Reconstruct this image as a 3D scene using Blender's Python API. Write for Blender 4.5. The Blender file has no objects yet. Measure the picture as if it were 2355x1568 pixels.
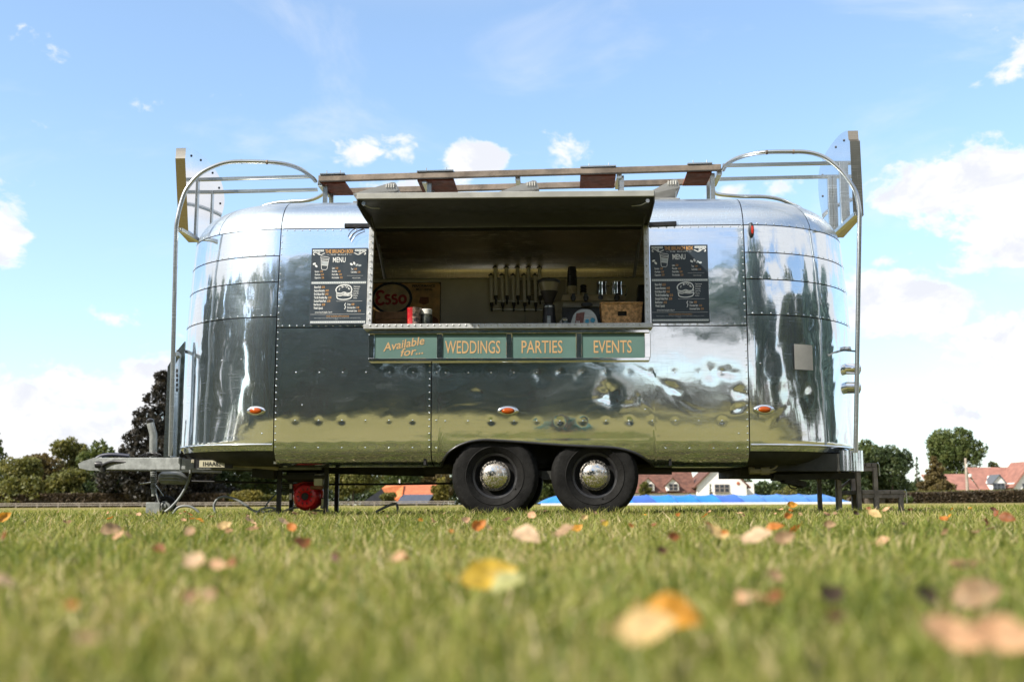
import bpy, bmesh, math, random
import numpy as np
from mathutils import Vector, Matrix
R = math.radians
random.seed(7); rng = np.random.default_rng(7)
sc = bpy.context.scene
COL = sc.collection

# ------------------------------------------------------------------ camera
F, CX, CY = 2574.0, 1177.0, 784.0            # focal length and centre of a 2354 x 1568 frame
CAMZ = 0.13
cam_d = bpy.data.cameras.new('camera'); cam = bpy.data.objects.new('camera', cam_d); COL.objects.link(cam)
cam_d.sensor_width = 36.0; cam_d.lens = 36.0 * F / 2354.0
cam_d.clip_start = 0.05; cam_d.clip_end = 4000
cam_d.dof.use_dof = True; cam_d.dof.focus_distance = 9.1; cam_d.dof.aperture_fstop = 2.9; cam_d.dof.aperture_blades = 8
CAMM = Matrix.Translation((0, 0, CAMZ)) @ Matrix.Rotation(R(90 + 8.27), 4, 'X') @ Matrix.Rotation(R(-0.30), 4, 'Z')
cam.matrix_world = CAMM
sc.camera = cam

# ------------------------------------------------------------------ sun, sky, exposure
SUN_EL, SUN_AZ = 40.0, 238.0                 # azimuth clockwise from +Y: behind the camera, to its left
to_sun = Vector((math.sin(R(SUN_AZ)) * math.cos(R(SUN_EL)), math.cos(R(SUN_AZ)) * math.cos(R(SUN_EL)), math.sin(R(SUN_EL))))
sun_d = bpy.data.lights.new('sun', 'SUN'); sun_d.energy = 4.2; sun_d.angle = R(0.53); sun_d.color = (1.0, 0.93, 0.82)
sun = bpy.data.objects.new('sun', sun_d); COL.objects.link(sun)
sun.rotation_euler = to_sun.to_track_quat('Z', 'Y').to_euler(); sun.location = (-20, -15, 30)
sc.view_settings.view_transform = 'Standard'; sc.view_settings.look = 'None'
sc.view_settings.exposure = 0.9; sc.view_settings.gamma = 1.0
sc.render.film_transparent = False
try:
    sc.cycles.use_denoising = True
    sc.cycles.max_bounces = 9; sc.cycles.glossy_bounces = 5; sc.cycles.diffuse_bounces = 4; sc.cycles.transparent_max_bounces = 12
    sc.cycles.caustics_reflective = False; sc.cycles.caustics_refractive = False
    sc.cycles.sample_clamp_indirect = 6.0
except Exception: pass

class NT:
    """small helper for building node trees"""
    def __init__(s, tree): s.t = tree; s.n = tree.nodes; s.l = tree.links
    def node(s, typ, **kw):
        n = s.n.new(typ)
        for k, v in kw.items(): setattr(n, k, v)
        return n
    def put(s, sock, val):
        if isinstance(val, (int, float)): sock.default_value = val
        elif isinstance(val, (tuple, list)):
            sock.default_value = val if len(val) == len(sock.default_value) else tuple(val) + (1.0,)
        else: s.l.new(val, sock)
    def m(s, op, a, b=None, c=None, clamp=False):
        n = s.n.new('ShaderNodeMath'); n.operation = op; n.use_clamp = clamp
        s.put(n.inputs[0], a)
        if b is not None: s.put(n.inputs[1], b)
        if c is not None: s.put(n.inputs[2], c)
        return n.outputs[0]
    def vm(s, op, a, b=None):
        n = s.n.new('ShaderNodeVectorMath'); n.operation = op
        s.put(n.inputs[0], a)
        if b is not None: s.put(n.inputs[1], b)
        return n.outputs[0]
    def mix(s, fac, a, b, blend='MIX'):
        n = s.n.new('ShaderNodeMix'); n.data_type = 'RGBA'; n.blend_type = blend; n.clamp_factor = True
        s.put(n.inputs[0], fac); s.put(n.inputs[6], a); s.put(n.inputs[7], b)
        return n.outputs[2]
    def noise(s, vec, scale, detail=4, rough=0.55, dist=0.0, out=0):
        n = s.n.new('ShaderNodeTexNoise'); n.inputs['Scale'].default_value = scale
        n.inputs['Detail'].default_value = detail; n.inputs['Roughness'].default_value = rough; n.inputs['Distortion'].default_value = dist
        if vec is not None: s.l.new(vec, n.inputs['Vector'])
        return n.outputs[out]
    def ramp(s, x, lo, hi, a=0.0, b=1.0, smooth=True):
        n = s.n.new('ShaderNodeMapRange'); n.interpolation_type = 'SMOOTHSTEP' if smooth else 'LINEAR'
        s.put(n.inputs[0], x); s.put(n.inputs[1], lo); s.put(n.inputs[2], hi); s.put(n.inputs[3], a); s.put(n.inputs[4], b)
        return n.outputs[0]
    def scale(s, vec, sx, sy, sz):
        n = s.n.new('ShaderNodeMapping'); n.inputs['Scale'].default_value = (sx, sy, sz); s.l.new(vec, n.inputs['Vector'])
        return n.outputs[0]

def px_ray(px, py):
    d = Vector(((px - CX) / F, -(py - CY) / F, -1.0))
    return (CAMM.to_3x3() @ d).normalized()

def make_world():
    w = bpy.data.worlds.new('World'); sc.world = w; w.use_nodes = True
    t = NT(w.node_tree); t.n.clear()
    out = t.node('ShaderNodeOutputWorld'); bg = t.node('ShaderNodeBackground'); t.l.new(bg.outputs[0], out.inputs[0])
    sky = t.node('ShaderNodeTexSky', sky_type='NISHITA', sun_disc=False)
    sky.sun_elevation = R(SUN_EL); sky.sun_rotation = R(SUN_AZ); sky.altitude = 50; sky.air_density = 1.0; sky.dust_density = 0.6; sky.ozone_density = 1.6
    geo = t.node('ShaderNodeNewGeometry')
    d = t.vm('SCALE', geo.outputs['Incoming'], None)
    d.node.inputs[3].default_value = -1.0
    sep = t.node('ShaderNodeSeparateXYZ'); t.l.new(d, sep.inputs[0])
    x, y, z = sep.outputs
    az = t.m('ARCTAN2', x, y); el = t.m('ARCSINE', z)
    # flat cloud deck seen in perspective, its noise drives every cloud's edge
    den = t.m('ADD', t.m('MAXIMUM', z, 0.0), 0.16)
    cmb = t.node('ShaderNodeCombineXYZ'); t.put(cmb.inputs[0], t.m('DIVIDE', x, den)); t.put(cmb.inputs[1], t.m('DIVIDE', y, den)); t.put(cmb.inputs[2], t.m('MULTIPLY', z, 2.2))
    deck = cmb.outputs[0]
    dirn = t.scale(d, 1.0, 1.0, 1.5)
    edge = t.noise(dirn, 13.0, 8, 0.62, 0.35)
    billow = t.noise(dirn, 38.0, 7, 0.6, 0.5)
    nz = t.m('ADD', t.m('MULTIPLY', edge, 0.72), t.m('MULTIPLY', billow, 0.28))
    big = t.noise(deck, 1.15, 6, 0.55, 0.2)
    # (px, py, half width, half height, weight): the clouds standing over the field
    blobs = [(60, 985, 260, 95, 1.0), (290, 900, 190, 60, .95), (360, 860, 120, 40, .8), (-10, 560, 60, 70, .95), (245, 725, 75, 42, .62),
             (870, 345, 110, 42, .82), (1100, 368, 70, 40, .95), (1300, 372, 125, 60, .72), (1700, 440, 120, 30, .7), (960, 440, 120, 30, .6),
             (2200, 430, 210, 85, .95), (2360, 520, 220, 120, 1.0), (2080, 720, 170, 85, .92), (2360, 790, 150, 110, .9), (2230, 960, 240, 60, .55), (2230, 600, 120, 60, .75),
             (2330, 70, 110, 160, .62), (40, 60, 120, 70, .36), (2040, 600, 40, 20, .7), (350, 250, 90, 30, .35), (140, 1000, 280, 50, .7), (1480, 700, 300, 200, .5), (700, 800, 300, 150, .4)]
    tot = None
    for (bx, by, bw, bh, wt) in blobs:
        v = px_ray(bx, by); a0 = math.atan2(v.x, v.y); e0 = math.asin(v.z)
        da = t.m('DIVIDE', t.m('SUBTRACT', az, a0), bw / F * 1.08); de = t.m('DIVIDE', t.m('SUBTRACT', el, e0), bh / F * 1.08)
        de = t.m('MULTIPLY', de, t.m('ADD', 1.0, t.m('MULTIPLY', t.m('LESS_THAN', de, 0.0), 0.35)))
        q = t.m('ADD', t.m('MULTIPLY', da, da), t.m('MULTIPLY', de, de))
        b = t.m('MULTIPLY', t.m('POWER', 2.718, t.m('MULTIPLY', q, -0.75)), wt)
        tot = b if tot is None else t.m('MAXIMUM', tot, b)
    cum = t.ramp(t.m('ADD', tot, t.m('MULTIPLY', t.m('SUBTRACT', nz, 0.5), 2.9)), 0.40, 0.72)
    # the same fair-weather clouds go on all around, out of the frame
    inframe = t.m('MULTIPLY', t.ramp(t.m('ABSOLUTE', az), 0.46, 0.62, 1.0, 0.0), t.ramp(el, 0.42, 0.58, 1.0, 0.0))
    field = t.ramp(t.m('ADD', big, t.m('MULTIPLY', t.m('SUBTRACT', nz, .5), .5)), 0.42, 0.55)
    field = t.m('MULTIPLY', field, t.m('SUBTRACT', 1.0, inframe))
    wisp = t.m('MULTIPLY', t.ramp(t.noise(t.scale(d, 1, 1, 2.6), 3.2, 8, 0.6, 0.6), 0.50, 0.78), 0.50)
    cover = t.m('MAXIMUM', t.m('MAXIMUM', cum, field), wisp)
    haze = t.ramp(el, 0.0, 0.34, 0.32, 0.0, smooth=False)
    
    shade = t.ramp(t.noise(dirn, 17.0, 6, .6, .4), 0.44, 0.62)
    white = t.mix(t.m('MULTIPLY', shade, t.ramp(cum, .55, 1.0)), CLOUD_HI, CLOUD_LO)
    base = t.mix(0.13, t.mix(1.0, sky.outputs[0], SKY_TINT, 'MULTIPLY'), (2.9, 3.5, 4.2, 1))
    base = t.mix(haze, base, (2.95, 3.5, 3.95, 1)); col = t.mix(cover, base, white)
    t.l.new(col, bg.inputs[0]); bg.inputs[1].default_value = 0.14
CLOUD_HI = (4.15, 4.15, 4.2, 1); CLOUD_LO = (3.4, 3.5, 3.8, 1); SKY_TINT = (.95, 1.03, 1.06, 1)
make_world()

# ------------------------------------------------------------------ frames and pixel rays
YAW, PITCH = R(2.6), R(0.45)                 # the caravan stands a little askew and nose-high
U = Vector((math.cos(YAW) * math.cos(PITCH), -math.sin(YAW) * math.cos(PITCH), -math.sin(PITCH)))
V = Vector((math.sin(YAW), math.cos(YAW), 0))
Wv = U.cross(V).normalized()
O = Vector((0, 9.0, 0))
MC = Matrix(((U.x, V.x, Wv.x, O.x), (U.y, V.y, Wv.y, O.y), (U.z, V.z, Wv.z, O.z), (0, 0, 0, 1)))
MCI = MC.inverted()
C0 = MCI @ Vector((0, 0, CAMZ))
def _hit(px, py, axis, val):
    d = MCI.to_3x3() @ px_ray(px, py)
    k = (val - C0[axis]) / d[axis]
    return C0 + d * k
def P(px, py, v): return _hit(px, py, 1, v)          # point of the caravan's frame at depth v behind its near side
def PU(px, py, u): return _hit(px, py, 0, u)         # point in the cross plane u
def BG(px, py, Y):                                    # world point at distance Y
    d = px_ray(px, py); return Vector((0, 0, CAMZ)) + d * (Y / d.y)
def z1(x, y): return ((450 + x * .28697) / 1.2528, (350 + y * .28699) / 1.2528)
def z2(x, y): return ((1000 + x * .4034) / 1.2528, (430 + y * .4033) / 1.2528)
def z3(x, y): return ((1800 + x * .31886) / 1.2528, (350 + y * .31888) / 1.2528)

# ------------------------------------------------------------------ objects
BASE = {}
def root_base(o):
    while o is not None:
        if o.name in BASE: return BASE[o.name]
        o = o.parent
    return Vector((0, 0, 0))
def tag(o, label=None, cat=None, group=None, kind=None):
    if label: o['label'] = label
    if cat: o['category'] = cat
    if group: o['group'] = group
    if kind: o['kind'] = kind
    return o
def thing(name, label, cat, base=(0, 0, 0), frame=None, group=None, rotz=0.0):
    e = bpy.data.objects.new(name, None); COL.objects.link(e); e.empty_display_size = 0.1
    base = Vector(base)
    e.matrix_world = (frame or Matrix.Identity(4)) @ Matrix.Translation(base) @ Matrix.Rotation(rotz, 4, 'Z')
    BASE[e.name] = base
    return tag(e, label, cat, group)
def link(name, me, mat=None, parent=None):
    o = bpy.data.objects.new(name, me); COL.objects.link(o)
    if mat is not None and len(me.materials) == 0: me.materials.append(mat)
    if parent is not None: o.parent = parent
    return o
def copy_tree(o, parent=None):
    c = o.copy(); COL.objects.link(c)
    if parent is not None: c.parent = parent
    for ch in list(o.children): copy_tree(ch, c)
    return c

def catmull(pts, k=6, closed=False):
    pts = [Vector(p) for p in pts]; out = []
    n = len(pts)
    rngi = range(n if closed else n - 1)
    for i in rngi:
        if closed: p0, p1, p2, p3 = pts[i - 1], pts[i], pts[(i + 1) % n], pts[(i + 2) % n]
        else: p0, p1, p2, p3 = pts[max(i - 1, 0)], pts[i], pts[i + 1], pts[min(i + 2, n - 1)]
        for j in range(k):
            t = j / k
            out.append(0.5 * ((2 * p1) + (p2 - p0) * t + (2 * p0 - 5 * p1 + 4 * p2 - p3) * t * t + (3 * p1 - p0 - 3 * p2 + p3) * t ** 3))
    if not closed: out.append(pts[-1])
    return out

class MB:
    def __init__(s): s.v = []; s.f = []
    def add(s, vs, fs):
        b = len(s.v); s.v += [tuple(v) for v in vs]; s.f += [tuple(b + i for i in f) for f in fs]; return s
    def box(s, c, size, rot=None, bev=0.0):
        hx, hy, hz = [q / 2 for q in size]; c = Vector(c)
        if bev > 0:
            b = min(bev, hx * .9, hy * .9, hz * .9); vs = []; idx = {}
            for sx in (-1, 1):
                for sy in (-1, 1):
                    for sz in (-1, 1):
                        for a in range(3):
                            p = [sx * (hx - b), sy * (hy - b), sz * (hz - b)]
                            p[a] = (sx * hx, sy * hy, sz * hz)[a]
                            idx[(sx, sy, sz, a)] = len(vs); vs.append(Vector(p))
            fs = []
            for a in range(3):
                o1, o2 = [q for q in range(3) if q != a]
                for sg in (-1, 1):
                    def key(s1, s2):
                        k = [0, 0, 0]; k[a] = sg; k[o1] = s1; k[o2] = s2; return idx[(k[0], k[1], k[2], a)]
                    fs.append([key(-1, -1), key(1, -1), key(1, 1), key(-1, 1)])
                for s1 in (-1, 1):
                    for s2 in (-1, 1):
                        def ke(sa, ax):
                            k = [0, 0, 0]; k[a] = sa; k[o1] = s1; k[o2] = s2; return idx[(k[0], k[1], k[2], ax)]
                        fs.append([ke(-1, o1), ke(1, o1), ke(1, o2), ke(-1, o2)])
            for sx in (-1, 1):
                for sy in (-1, 1):
                    for sz in (-1, 1): fs.append([idx[(sx, sy, sz, a)] for a in range(3)])
        else:
            vs = [Vector((x, y, z)) for x in (-hx, hx) for y in (-hy, hy) for z in (-hz, hz)]
            fs = [(0, 1, 3, 2), (4, 6, 7, 5), (0, 4, 5, 1), (2, 3, 7, 6), (0, 2, 6, 4), (1, 5, 7, 3)]
        if rot is not None: vs = [rot @ v for v in vs]
        return s.add([c + v for v in vs], fs)
    def bar(s, p, q, w, h, up=(0, 0, 1), bev=0.0):
        p, q = Vector(p), Vector(q); d = q - p; L = d.length; d.normalize(); up = Vector(up)
        if abs(d.dot(up)) > .95: up = Vector((1, 0, 0))
        y = up.cross(d).normalized(); zz = d.cross(y)
        rot = Matrix((d, y, zz)).transposed()
        return s.box((p + q) / 2, (L, w, h), rot, bev)
    def tube(s, pts, r, n=10, caps=True):
        pts = [Vector(p) for p in pts]; rs = r if isinstance(r, (list, tuple)) else [r] * len(pts)
        t = (pts[1] - pts[0]).normalized(); a = Vector((0, 0, 1)) if abs(t.z) < .9 else Vector((1, 0, 0))
        nrm = t.cross(a).normalized(); vs = []; fs = []
        for i, p in enumerate(pts):
            t = (pts[min(i + 1, len(pts) - 1)] - pts[max(i - 1, 0)]).normalized()
            nrm = (nrm - t * nrm.dot(t)).normalized(); bn = t.cross(nrm)
            for k in range(n):
                th = 2 * math.pi * k / n; vs.append(p + (nrm * math.cos(th) + bn * math.sin(th)) * rs[i])
        for i in range(len(pts) - 1):
            for k in range(n):
                fs.append((i * n + k, i * n + (k + 1) % n, (i + 1) * n + (k + 1) % n, (i + 1) * n + k))
        if caps: fs.append(tuple(range(n))[::-1]); fs.append(tuple((len(pts) - 1) * n + k for k in range(n)))
        return s.add(vs, fs)
    def lathe(s, prof, n, c=(0, 0, 0), axis=(0, 0, 1), mod=None):
        ax = Vector(axis).normalized(); a = Vector((1, 0, 0)) if abs(ax.x) < .9 else Vector((0, 1, 0))
        e1 = ax.cross(a).normalized(); e2 = ax.cross(e1); c = Vector(c); vs = []; fs = []
        for j, (r, h) in enumerate(prof):
            for k in range(n):
                th = 2 * math.pi * k / n; rr = r * (mod(j, k) if mod else 1)
                vs.append(c + ax * h + (e1 * math.cos(th) + e2 * math.sin(th)) * rr)
        for j in range(len(prof) - 1):
            for k in range(n):
                fs.append((j * n + k, j * n + (k + 1) % n, (j + 1) * n + (k + 1) % n, (j + 1) * n + k))
        if prof[0][0] > 1e-6: fs.append(tuple(range(n))[::-1])
        if prof[-1][0] > 1e-6: fs.append(tuple((len(prof) - 1) * n + k for k in range(n)))
        return s.add(vs, fs)
    def prism(s, poly, d):
        poly = [Vector(p) for p in poly]; d = Vector(d); n = len(poly)
        vs = poly + [p + d for p in poly]
        fs = [tuple(range(n)), tuple(range(2 * n - 1, n - 1, -1))] + [(i, i + n, (i + 1) % n + n, (i + 1) % n) for i in range(n)]
        return s.add(vs, fs)
    def grid(s, fn, nu, nv):
        vs = [fn(i / nu, j / nv) for j in range(nv + 1) for i in range(nu + 1)]
        fs = [(j * (nu + 1) + i, j * (nu + 1) + i + 1, (j + 1) * (nu + 1) + i + 1, (j + 1) * (nu + 1) + i) for j in range(nv) for i in range(nu)]
        return s.add(vs, fs)
    def mesh(s, name, off=(0, 0, 0), smooth=35):
        off = Vector(off)
        me = bpy.data.meshes.new(name); me.from_pydata([tuple(Vector(v) - off) for v in s.v], [], s.f); me.validate()
        bm = bmesh.new(); bm.from_mesh(me); bmesh.ops.recalc_face_normals(bm, faces=bm.faces); bm.to_mesh(me); bm.free()
        if smooth:
            me.polygons.foreach_set('use_smooth', [True] * len(me.polygons))
            if smooth < 179: me.set_sharp_from_angle(angle=R(smooth))
        me.update(); return me
    def build(s, name, mat, parent=None, smooth=35, kind=None):
        o = link(name, s.mesh(name, root_base(parent), smooth), mat, parent)
        if kind: o['kind'] = kind
        return o

# ------------------------------------------------------------------ materials
def new_mat(name):
    m = bpy.data.materials.new(name); m.use_nodes = True
    t = NT(m.node_tree); b = t.n['Principled BSDF']
    return m, t, b
def mat(name, col, rough=0.6, metal=0.0, var=0.15, scale=8.0, bump=0.0, bscale=60.0, spec=0.5, rvar=0.1, emit=None):
    m, t, b = new_mat(name); tc = t.node('ShaderNodeTexCoord').outputs['Object']
    n = t.noise(tc, scale, 6, .6)
    lo = tuple(c * (1 - var) for c in col); hi = tuple(min(1, c * (1 + var)) for c in col)
    t.put(b.inputs['Base Color'], t.mix(t.ramp(n, .3, .7), lo + (1,), hi + (1,)))
    t.put(b.inputs['Roughness'], t.ramp(t.noise(tc, scale * 2.3, 5), .3, .7, max(.02, rough - rvar), min(1, rough + rvar)))
    b.inputs['Metallic'].default_value = metal; b.inputs['Specular IOR Level'].default_value = spec
    if bump:
        bp = t.node('ShaderNodeBump'); bp.inputs['Strength'].default_value = bump; bp.inputs['Distance'].default_value = .01
        t.l.new(t.noise(tc, bscale, 5), bp.inputs['Height']); t.l.new(bp.outputs[0], b.inputs['Normal'])
    return m
def aluminium(name, col=(.79, .82, .85), sharp=.045, haze=.135, hr=.36, scratch=1.0, wave=0.0):
    """polished sheet: a sharp mirror lobe under a thin film of fine scratches"""
    m, t, b = new_mat(name); tc = t.node('ShaderNodeTexCoord').outputs['Object']
    out = t.n['Material Output']
    cloud = t.noise(tc, 2.2, 5, .6); fine = t.noise(t.scale(tc, 6, 6, 130), 1.0, 4, .6); vert = t.noise(t.scale(tc, 70, 70, 3.0), 1.0, 4, .6)
    diag = t.noise(t.scale(tc, 30, 30, 26), 1.0, 3, .7, 1.5)
    g1 = b; g1.inputs['Metallic'].default_value = 1
    t.put(g1.inputs['Base Color'], t.mix(t.ramp(cloud, .35, .7), tuple(c * .93 for c in col) + (1,), tuple(col) + (1,)))
    t.put(g1.inputs['Roughness'], t.m('ADD', sharp, t.m('MULTIPLY', t.ramp(t.m('MULTIPLY', fine, cloud), .18, .42), .07)))
    g2 = t.node('ShaderNodeBsdfPrincipled'); g2.inputs['Metallic'].default_value = 1
    t.put(g2.inputs['Base Color'], (col[0] * .80, col[1] * .92, col[2] * 1.0, 1)); t.put(g2.inputs['Roughness'], hr)  # haze lobe tinted sky blue: the bluish reflection is put into its colour
    mx = t.node('ShaderNodeMixShader')
    k = t.m('ADD', t.m('MULTIPLY', t.ramp(fine, .50, .72), .5 * scratch), t.m('MULTIPLY', t.ramp(vert, .52, .75), .35 * scratch))
    k = t.m('ADD', k, t.m('MULTIPLY', t.ramp(diag, .6, .75), .3 * scratch))
    fac = t.m('MULTIPLY', t.m('ADD', haze, t.m('MULTIPLY', t.m('MULTIPLY', k, t.ramp(cloud, .3, .65)), haze * 2.0)), 1.0, clamp=True)
    t.l.new(fac, mx.inputs[0]); t.l.new(g1.outputs[0], mx.inputs[1]); t.l.new(g2.outputs[0], mx.inputs[2]); t.l.new(mx.outputs[0], out.inputs[0])
    if wave:
        bp = t.node('ShaderNodeBump'); bp.inputs['Strength'].default_value = wave; bp.inputs['Distance'].default_value = .01
        h = t.m('ADD', t.noise(tc, 7, 3, .5), t.m('MULTIPLY', t.noise(tc, 26, 3, .5), .12))
        t.l.new(h, bp.inputs['Height']); t.l.new(bp.outputs[0], g1.inputs['Normal']); t.l.new(bp.outputs[0], g2.inputs['Normal'])
    return m
def leafy(name, cols, trans=.35, rough=.55, size=1.0, attr='tint'):
    m, t, b = new_mat(name); out = t.n['Material Output']
    at = t.node('ShaderNodeAttribute', attribute_name=attr).outputs['Fac']
    cr = t.node('ShaderNodeValToRGB'); t.l.new(at, cr.inputs[0])
    els = cr.color_ramp.elements
    while len(els) < len(cols): els.new(.5)
    for i, (p, c) in enumerate(cols): els[i].position = p; els[i].color = tuple(c) + (1,)
    t.l.new(cr.outputs[0], b.inputs['Base Color']); b.inputs['Roughness'].default_value = rough; b.inputs['Specular IOR Level'].default_value = .3
    tr = t.node('ShaderNodeBsdfTranslucent'); t.l.new(t.mix(.5, cr.outputs[0], t.mix(1.0, cr.outputs[0], (1.5, 1.4, .7, 1), 'MULTIPLY')), tr.inputs[0])
    mx = t.node('ShaderNodeMixShader'); mx.inputs[0].default_value = trans
    t.l.new(b.outputs[0], mx.inputs[1]); t.l.new(tr.outputs[0], mx.inputs[2]); t.l.new(mx.outputs[0], out.inputs[0])
    return m

ALU = aluminium('polished_aluminium', wave=.045)
ALU_CAP = aluminium('polished_aluminium_cap', haze=.15, sharp=.04, wave=.05)
ALU_ROOF = aluminium('dull_aluminium_roof', col=(.72, .73, .75), sharp=.16, haze=.6, hr=.42)
CHROME = aluminium('chrome', col=(.86, .86, .87), sharp=.04, haze=.06, scratch=.6)
STEEL = aluminium('brushed_stainless', col=(.58, .55, .51), sharp=.16, haze=.4, hr=.36)
FRAME = mat('window_frame_aluminium', (.56, .57, .57), .38, .45, .12, 14)
GALV = mat('galvanised_steel', (.26, .275, .27), .55, .55, .22, 14, .15, 60)
RACKM = mat('weathered_rack_steel', (.22, .18, .145), .6, .5, .35, 5, .2, 40)
RUBBER = mat('tyre_rubber', (.009, .0088, .0085), .8, 0, .5, 9, .4, 90, .2)
BLACK = mat('black_paint', (.012, .012, .013), .5, 0, .2, 8)
BLACKM = mat('black_plastic', (.016, .016, .018), .4, 0, .2, 12)
DARK = mat('dark_underside', (.03, .031, .026), .75, .0, .5, 3, .3, 20)  # dark mottled colour for the belly, undersides and chassis
REDP = mat('red_engine_paint', (.72, .02, .028), .3, 0, .2, 9)
WHITEP = mat('white_plastic', (.72, .71, .66), .45, 0, .08, 10)
AMBER = mat('amber_lens', (.36, .062, .005), .15, 0, .12, 40)
REDL = mat('red_lens', (.45, .03, .015), .2, 0, .1, 40)
BROWN = mat('red_brown_board', (.17, .042, .02), .7, 0, .35, 9, .2, 30)
GREYPL = mat('grey_vent_plastic', (.25, .26, .26), .5, 0, .2, 7)
def vent_plastic():
    m, t, b = new_mat('translucent_vent_plastic'); b.inputs['Base Color'].default_value = (.30, .31, .31, 1); b.inputs['Roughness'].default_value = .5
    tr = t.node('ShaderNodeBsdfTranslucent'); tr.inputs[0].default_value = (.62, .62, .60, 1); mx = t.node('ShaderNodeMixShader')
    tc = t.node('ShaderNodeTexCoord').outputs['Object']; t.l.new(t.ramp(t.noise(tc, 9, 4), .3, .7, .4, .55), mx.inputs[0])
    t.l.new(b.outputs[0], mx.inputs[1]); t.l.new(tr.outputs[0], mx.inputs[2]); t.l.new(mx.outputs[0], t.n['Material Output'].inputs[0]); return m
VENTPL = vent_plastic()
HOSE = mat('grey_hose', (.20, .215, .215), .4, 0, .15, 20)
WOOD = mat('weathered_step_timber', (.27, .23, .19), .8, 0, .3, 12, .4, 40)

# ================================================================== ground
def grass_ground():
    m, t, b = new_mat('lawn'); tc = t.node('ShaderNodeTexCoord').outputs['Object']
    n1 = t.noise(tc, .35, 5, .6); n2 = t.noise(tc, 6.0, 6, .65); n3 = t.noise(tc, 60, 4, .7)
    c = t.mix(t.ramp(n1, .35, .65), (.165, .150, .038, 1), (.205, .180, .058, 1))
    c = t.mix(t.ramp(n2, .4, .7), c, (.24, .195, .075, 1))
    c = t.mix(t.ramp(n3, .55, .75), c, (.08, .09, .02, 1))
    t.l.new(c, b.inputs['Base Color']); b.inputs['Roughness'].default_value = .95; b.inputs['Specular IOR Level'].default_value = .1
    bp = t.node('ShaderNodeBump'); bp.inputs['Strength'].default_value = .7; bp.inputs['Distance'].default_value = .04
    t.l.new(n2, bp.inputs['Height']); t.l.new(bp.outputs[0], b.inputs['Normal'])
    return m
LAWN = grass_ground()
g = MB(); N = 1500
g.add([(-N, -N, 0), (N, -N, 0), (N, N, 0), (-N, N, 0)], [(0, 1, 2, 3)])
ground = g.build('ground', LAWN, smooth=0)
tag(ground, 'mown green playing field stretching to the trees', 'ground', kind='structure')

def soil_mat():
    m, t, b = new_mat('soil_and_thatch'); tc = t.node('ShaderNodeTexCoord').outputs['Object']
    c = t.mix(t.ramp(t.noise(tc, 40, 5, .7), .4, .65), (.030, .030, .010, 1), (.085, .068, .030, 1)); t.l.new(t.mix(t.ramp(t.noise(tc, 3, 4), .45, .65), c, (.06, .07, .016, 1)), b.inputs['Base Color']); b.inputs['Roughness'].default_value = 1; return m
g = MB(); arc = [(-.6 + 1.2 * k / 20) for k in range(21)]
g.add([(r_ * math.sin(a), r_ * math.cos(a), .004) for r_ in (.3, 14.0) for a in arc], [(k, k + 1, 22 + k, 21 + k) for k in range(20)]); soil = g.build('soil', soil_mat(), None, 0)
tag(soil, 'dark soil and thatch showing between the grass blades', 'soil', kind='structure')

# ================================================================== caravan
car = thing('caravan', 'polished aluminium riveted vintage caravan with open serving hatch and roof rack', 'caravan', (0, 0, 0), MC)
HW = 1.05; UL, UR = -1.95, 1.885
prof = [(.62, .425), (.45, .430), (.25, .437), (.13, .462), (.07, .505), (.043, .55), (.033, .60)]
prof += [((z - 1.4) ** 2 / 19.4, z) for z in np.linspace(.66, 2.40, 30)]
prof += [(.072, 2.47), (.125, 2.56), (.225, 2.645), (.38, 2.71), (.62, 2.762), (.85, 2.783), (1.045, 2.788)]
PI_ = np.array([p[0] for p in prof]); PZ = np.array([p[1] for p in prof])
PT = np.concatenate([[0], np.cumsum(np.hypot(np.diff(PI_), np.diff(PZ)))])
def smooth_interp(x, xp, fp):                      # Catmull-Rom through the profile, so mirrored lines stay smooth
    i = np.clip(np.searchsorted(xp, x) - 1, 0, len(xp) - 2); h = xp[i + 1] - xp[i]; t = (x - xp[i]) / h
    mm = np.gradient(fp, xp)
    return (2*t**3-3*t**2+1)*fp[i] + (t**3-2*t**2+t)*h*mm[i] + (-2*t**3+3*t**2)*fp[i+1] + (t**3-t**2)*h*mm[i+1]
def tau(z): return float(np.interp(z, PZ, PT))
def inset(z): return float(np.interp(z, PZ, PI_))

_w = np.random.default_rng(3)
WAV = [(_w.uniform(.5, 1.25), _w.uniform(0, 2 * math.pi), _w.uniform(0, 2 * math.pi)) for _ in range(9)]
WAVC = [(_w.uniform(.16, .42), _w.uniform(0, 2 * math.pi)) for _ in range(7)]
RIV_ROWS = []                                       # (s, z) rivets that pull a dimple into the sheet
for k in range(7): RIV_ROWS += [(-1.775 + k * .192, 1.185), (-1.775 + k * .192, .795), (-1.775 + k * .192, .575)]
for k in range(13): RIV_ROWS += [(-.55 + k * .185, 1.18), (-.55 + k * .185, .79)]
for k in range(4): RIV_ROWS += [(1.22 + k * .19, .573)]
DENTS = []                                          # (s, z, depth, sigma)
for (px, py, dep, sg) in [(1095, 903, .007, .028), (1400, 905, .016, .055), (1545, 893, .008, .035), (1632, 857, .008, .045), (1676, 857, .006, .04),
                          (1700, 903, .009, .03), (1697, 938, .006, .022), (1243, 868, .009, .035), (1465, 915, .003, .02), (900, 938, .003, .06), (640, 960, -.004, .05),
                          (1100, 1000, .002, .08), (760, 1005, .002, .07), (1300, 975, .0015, .05), (1180, 860, .003, .03), (1330, 868, .003, .03)]:
    p = P(px, py, .03); DENTS.append((p.x, p.z, dep * .8, sg))
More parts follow.
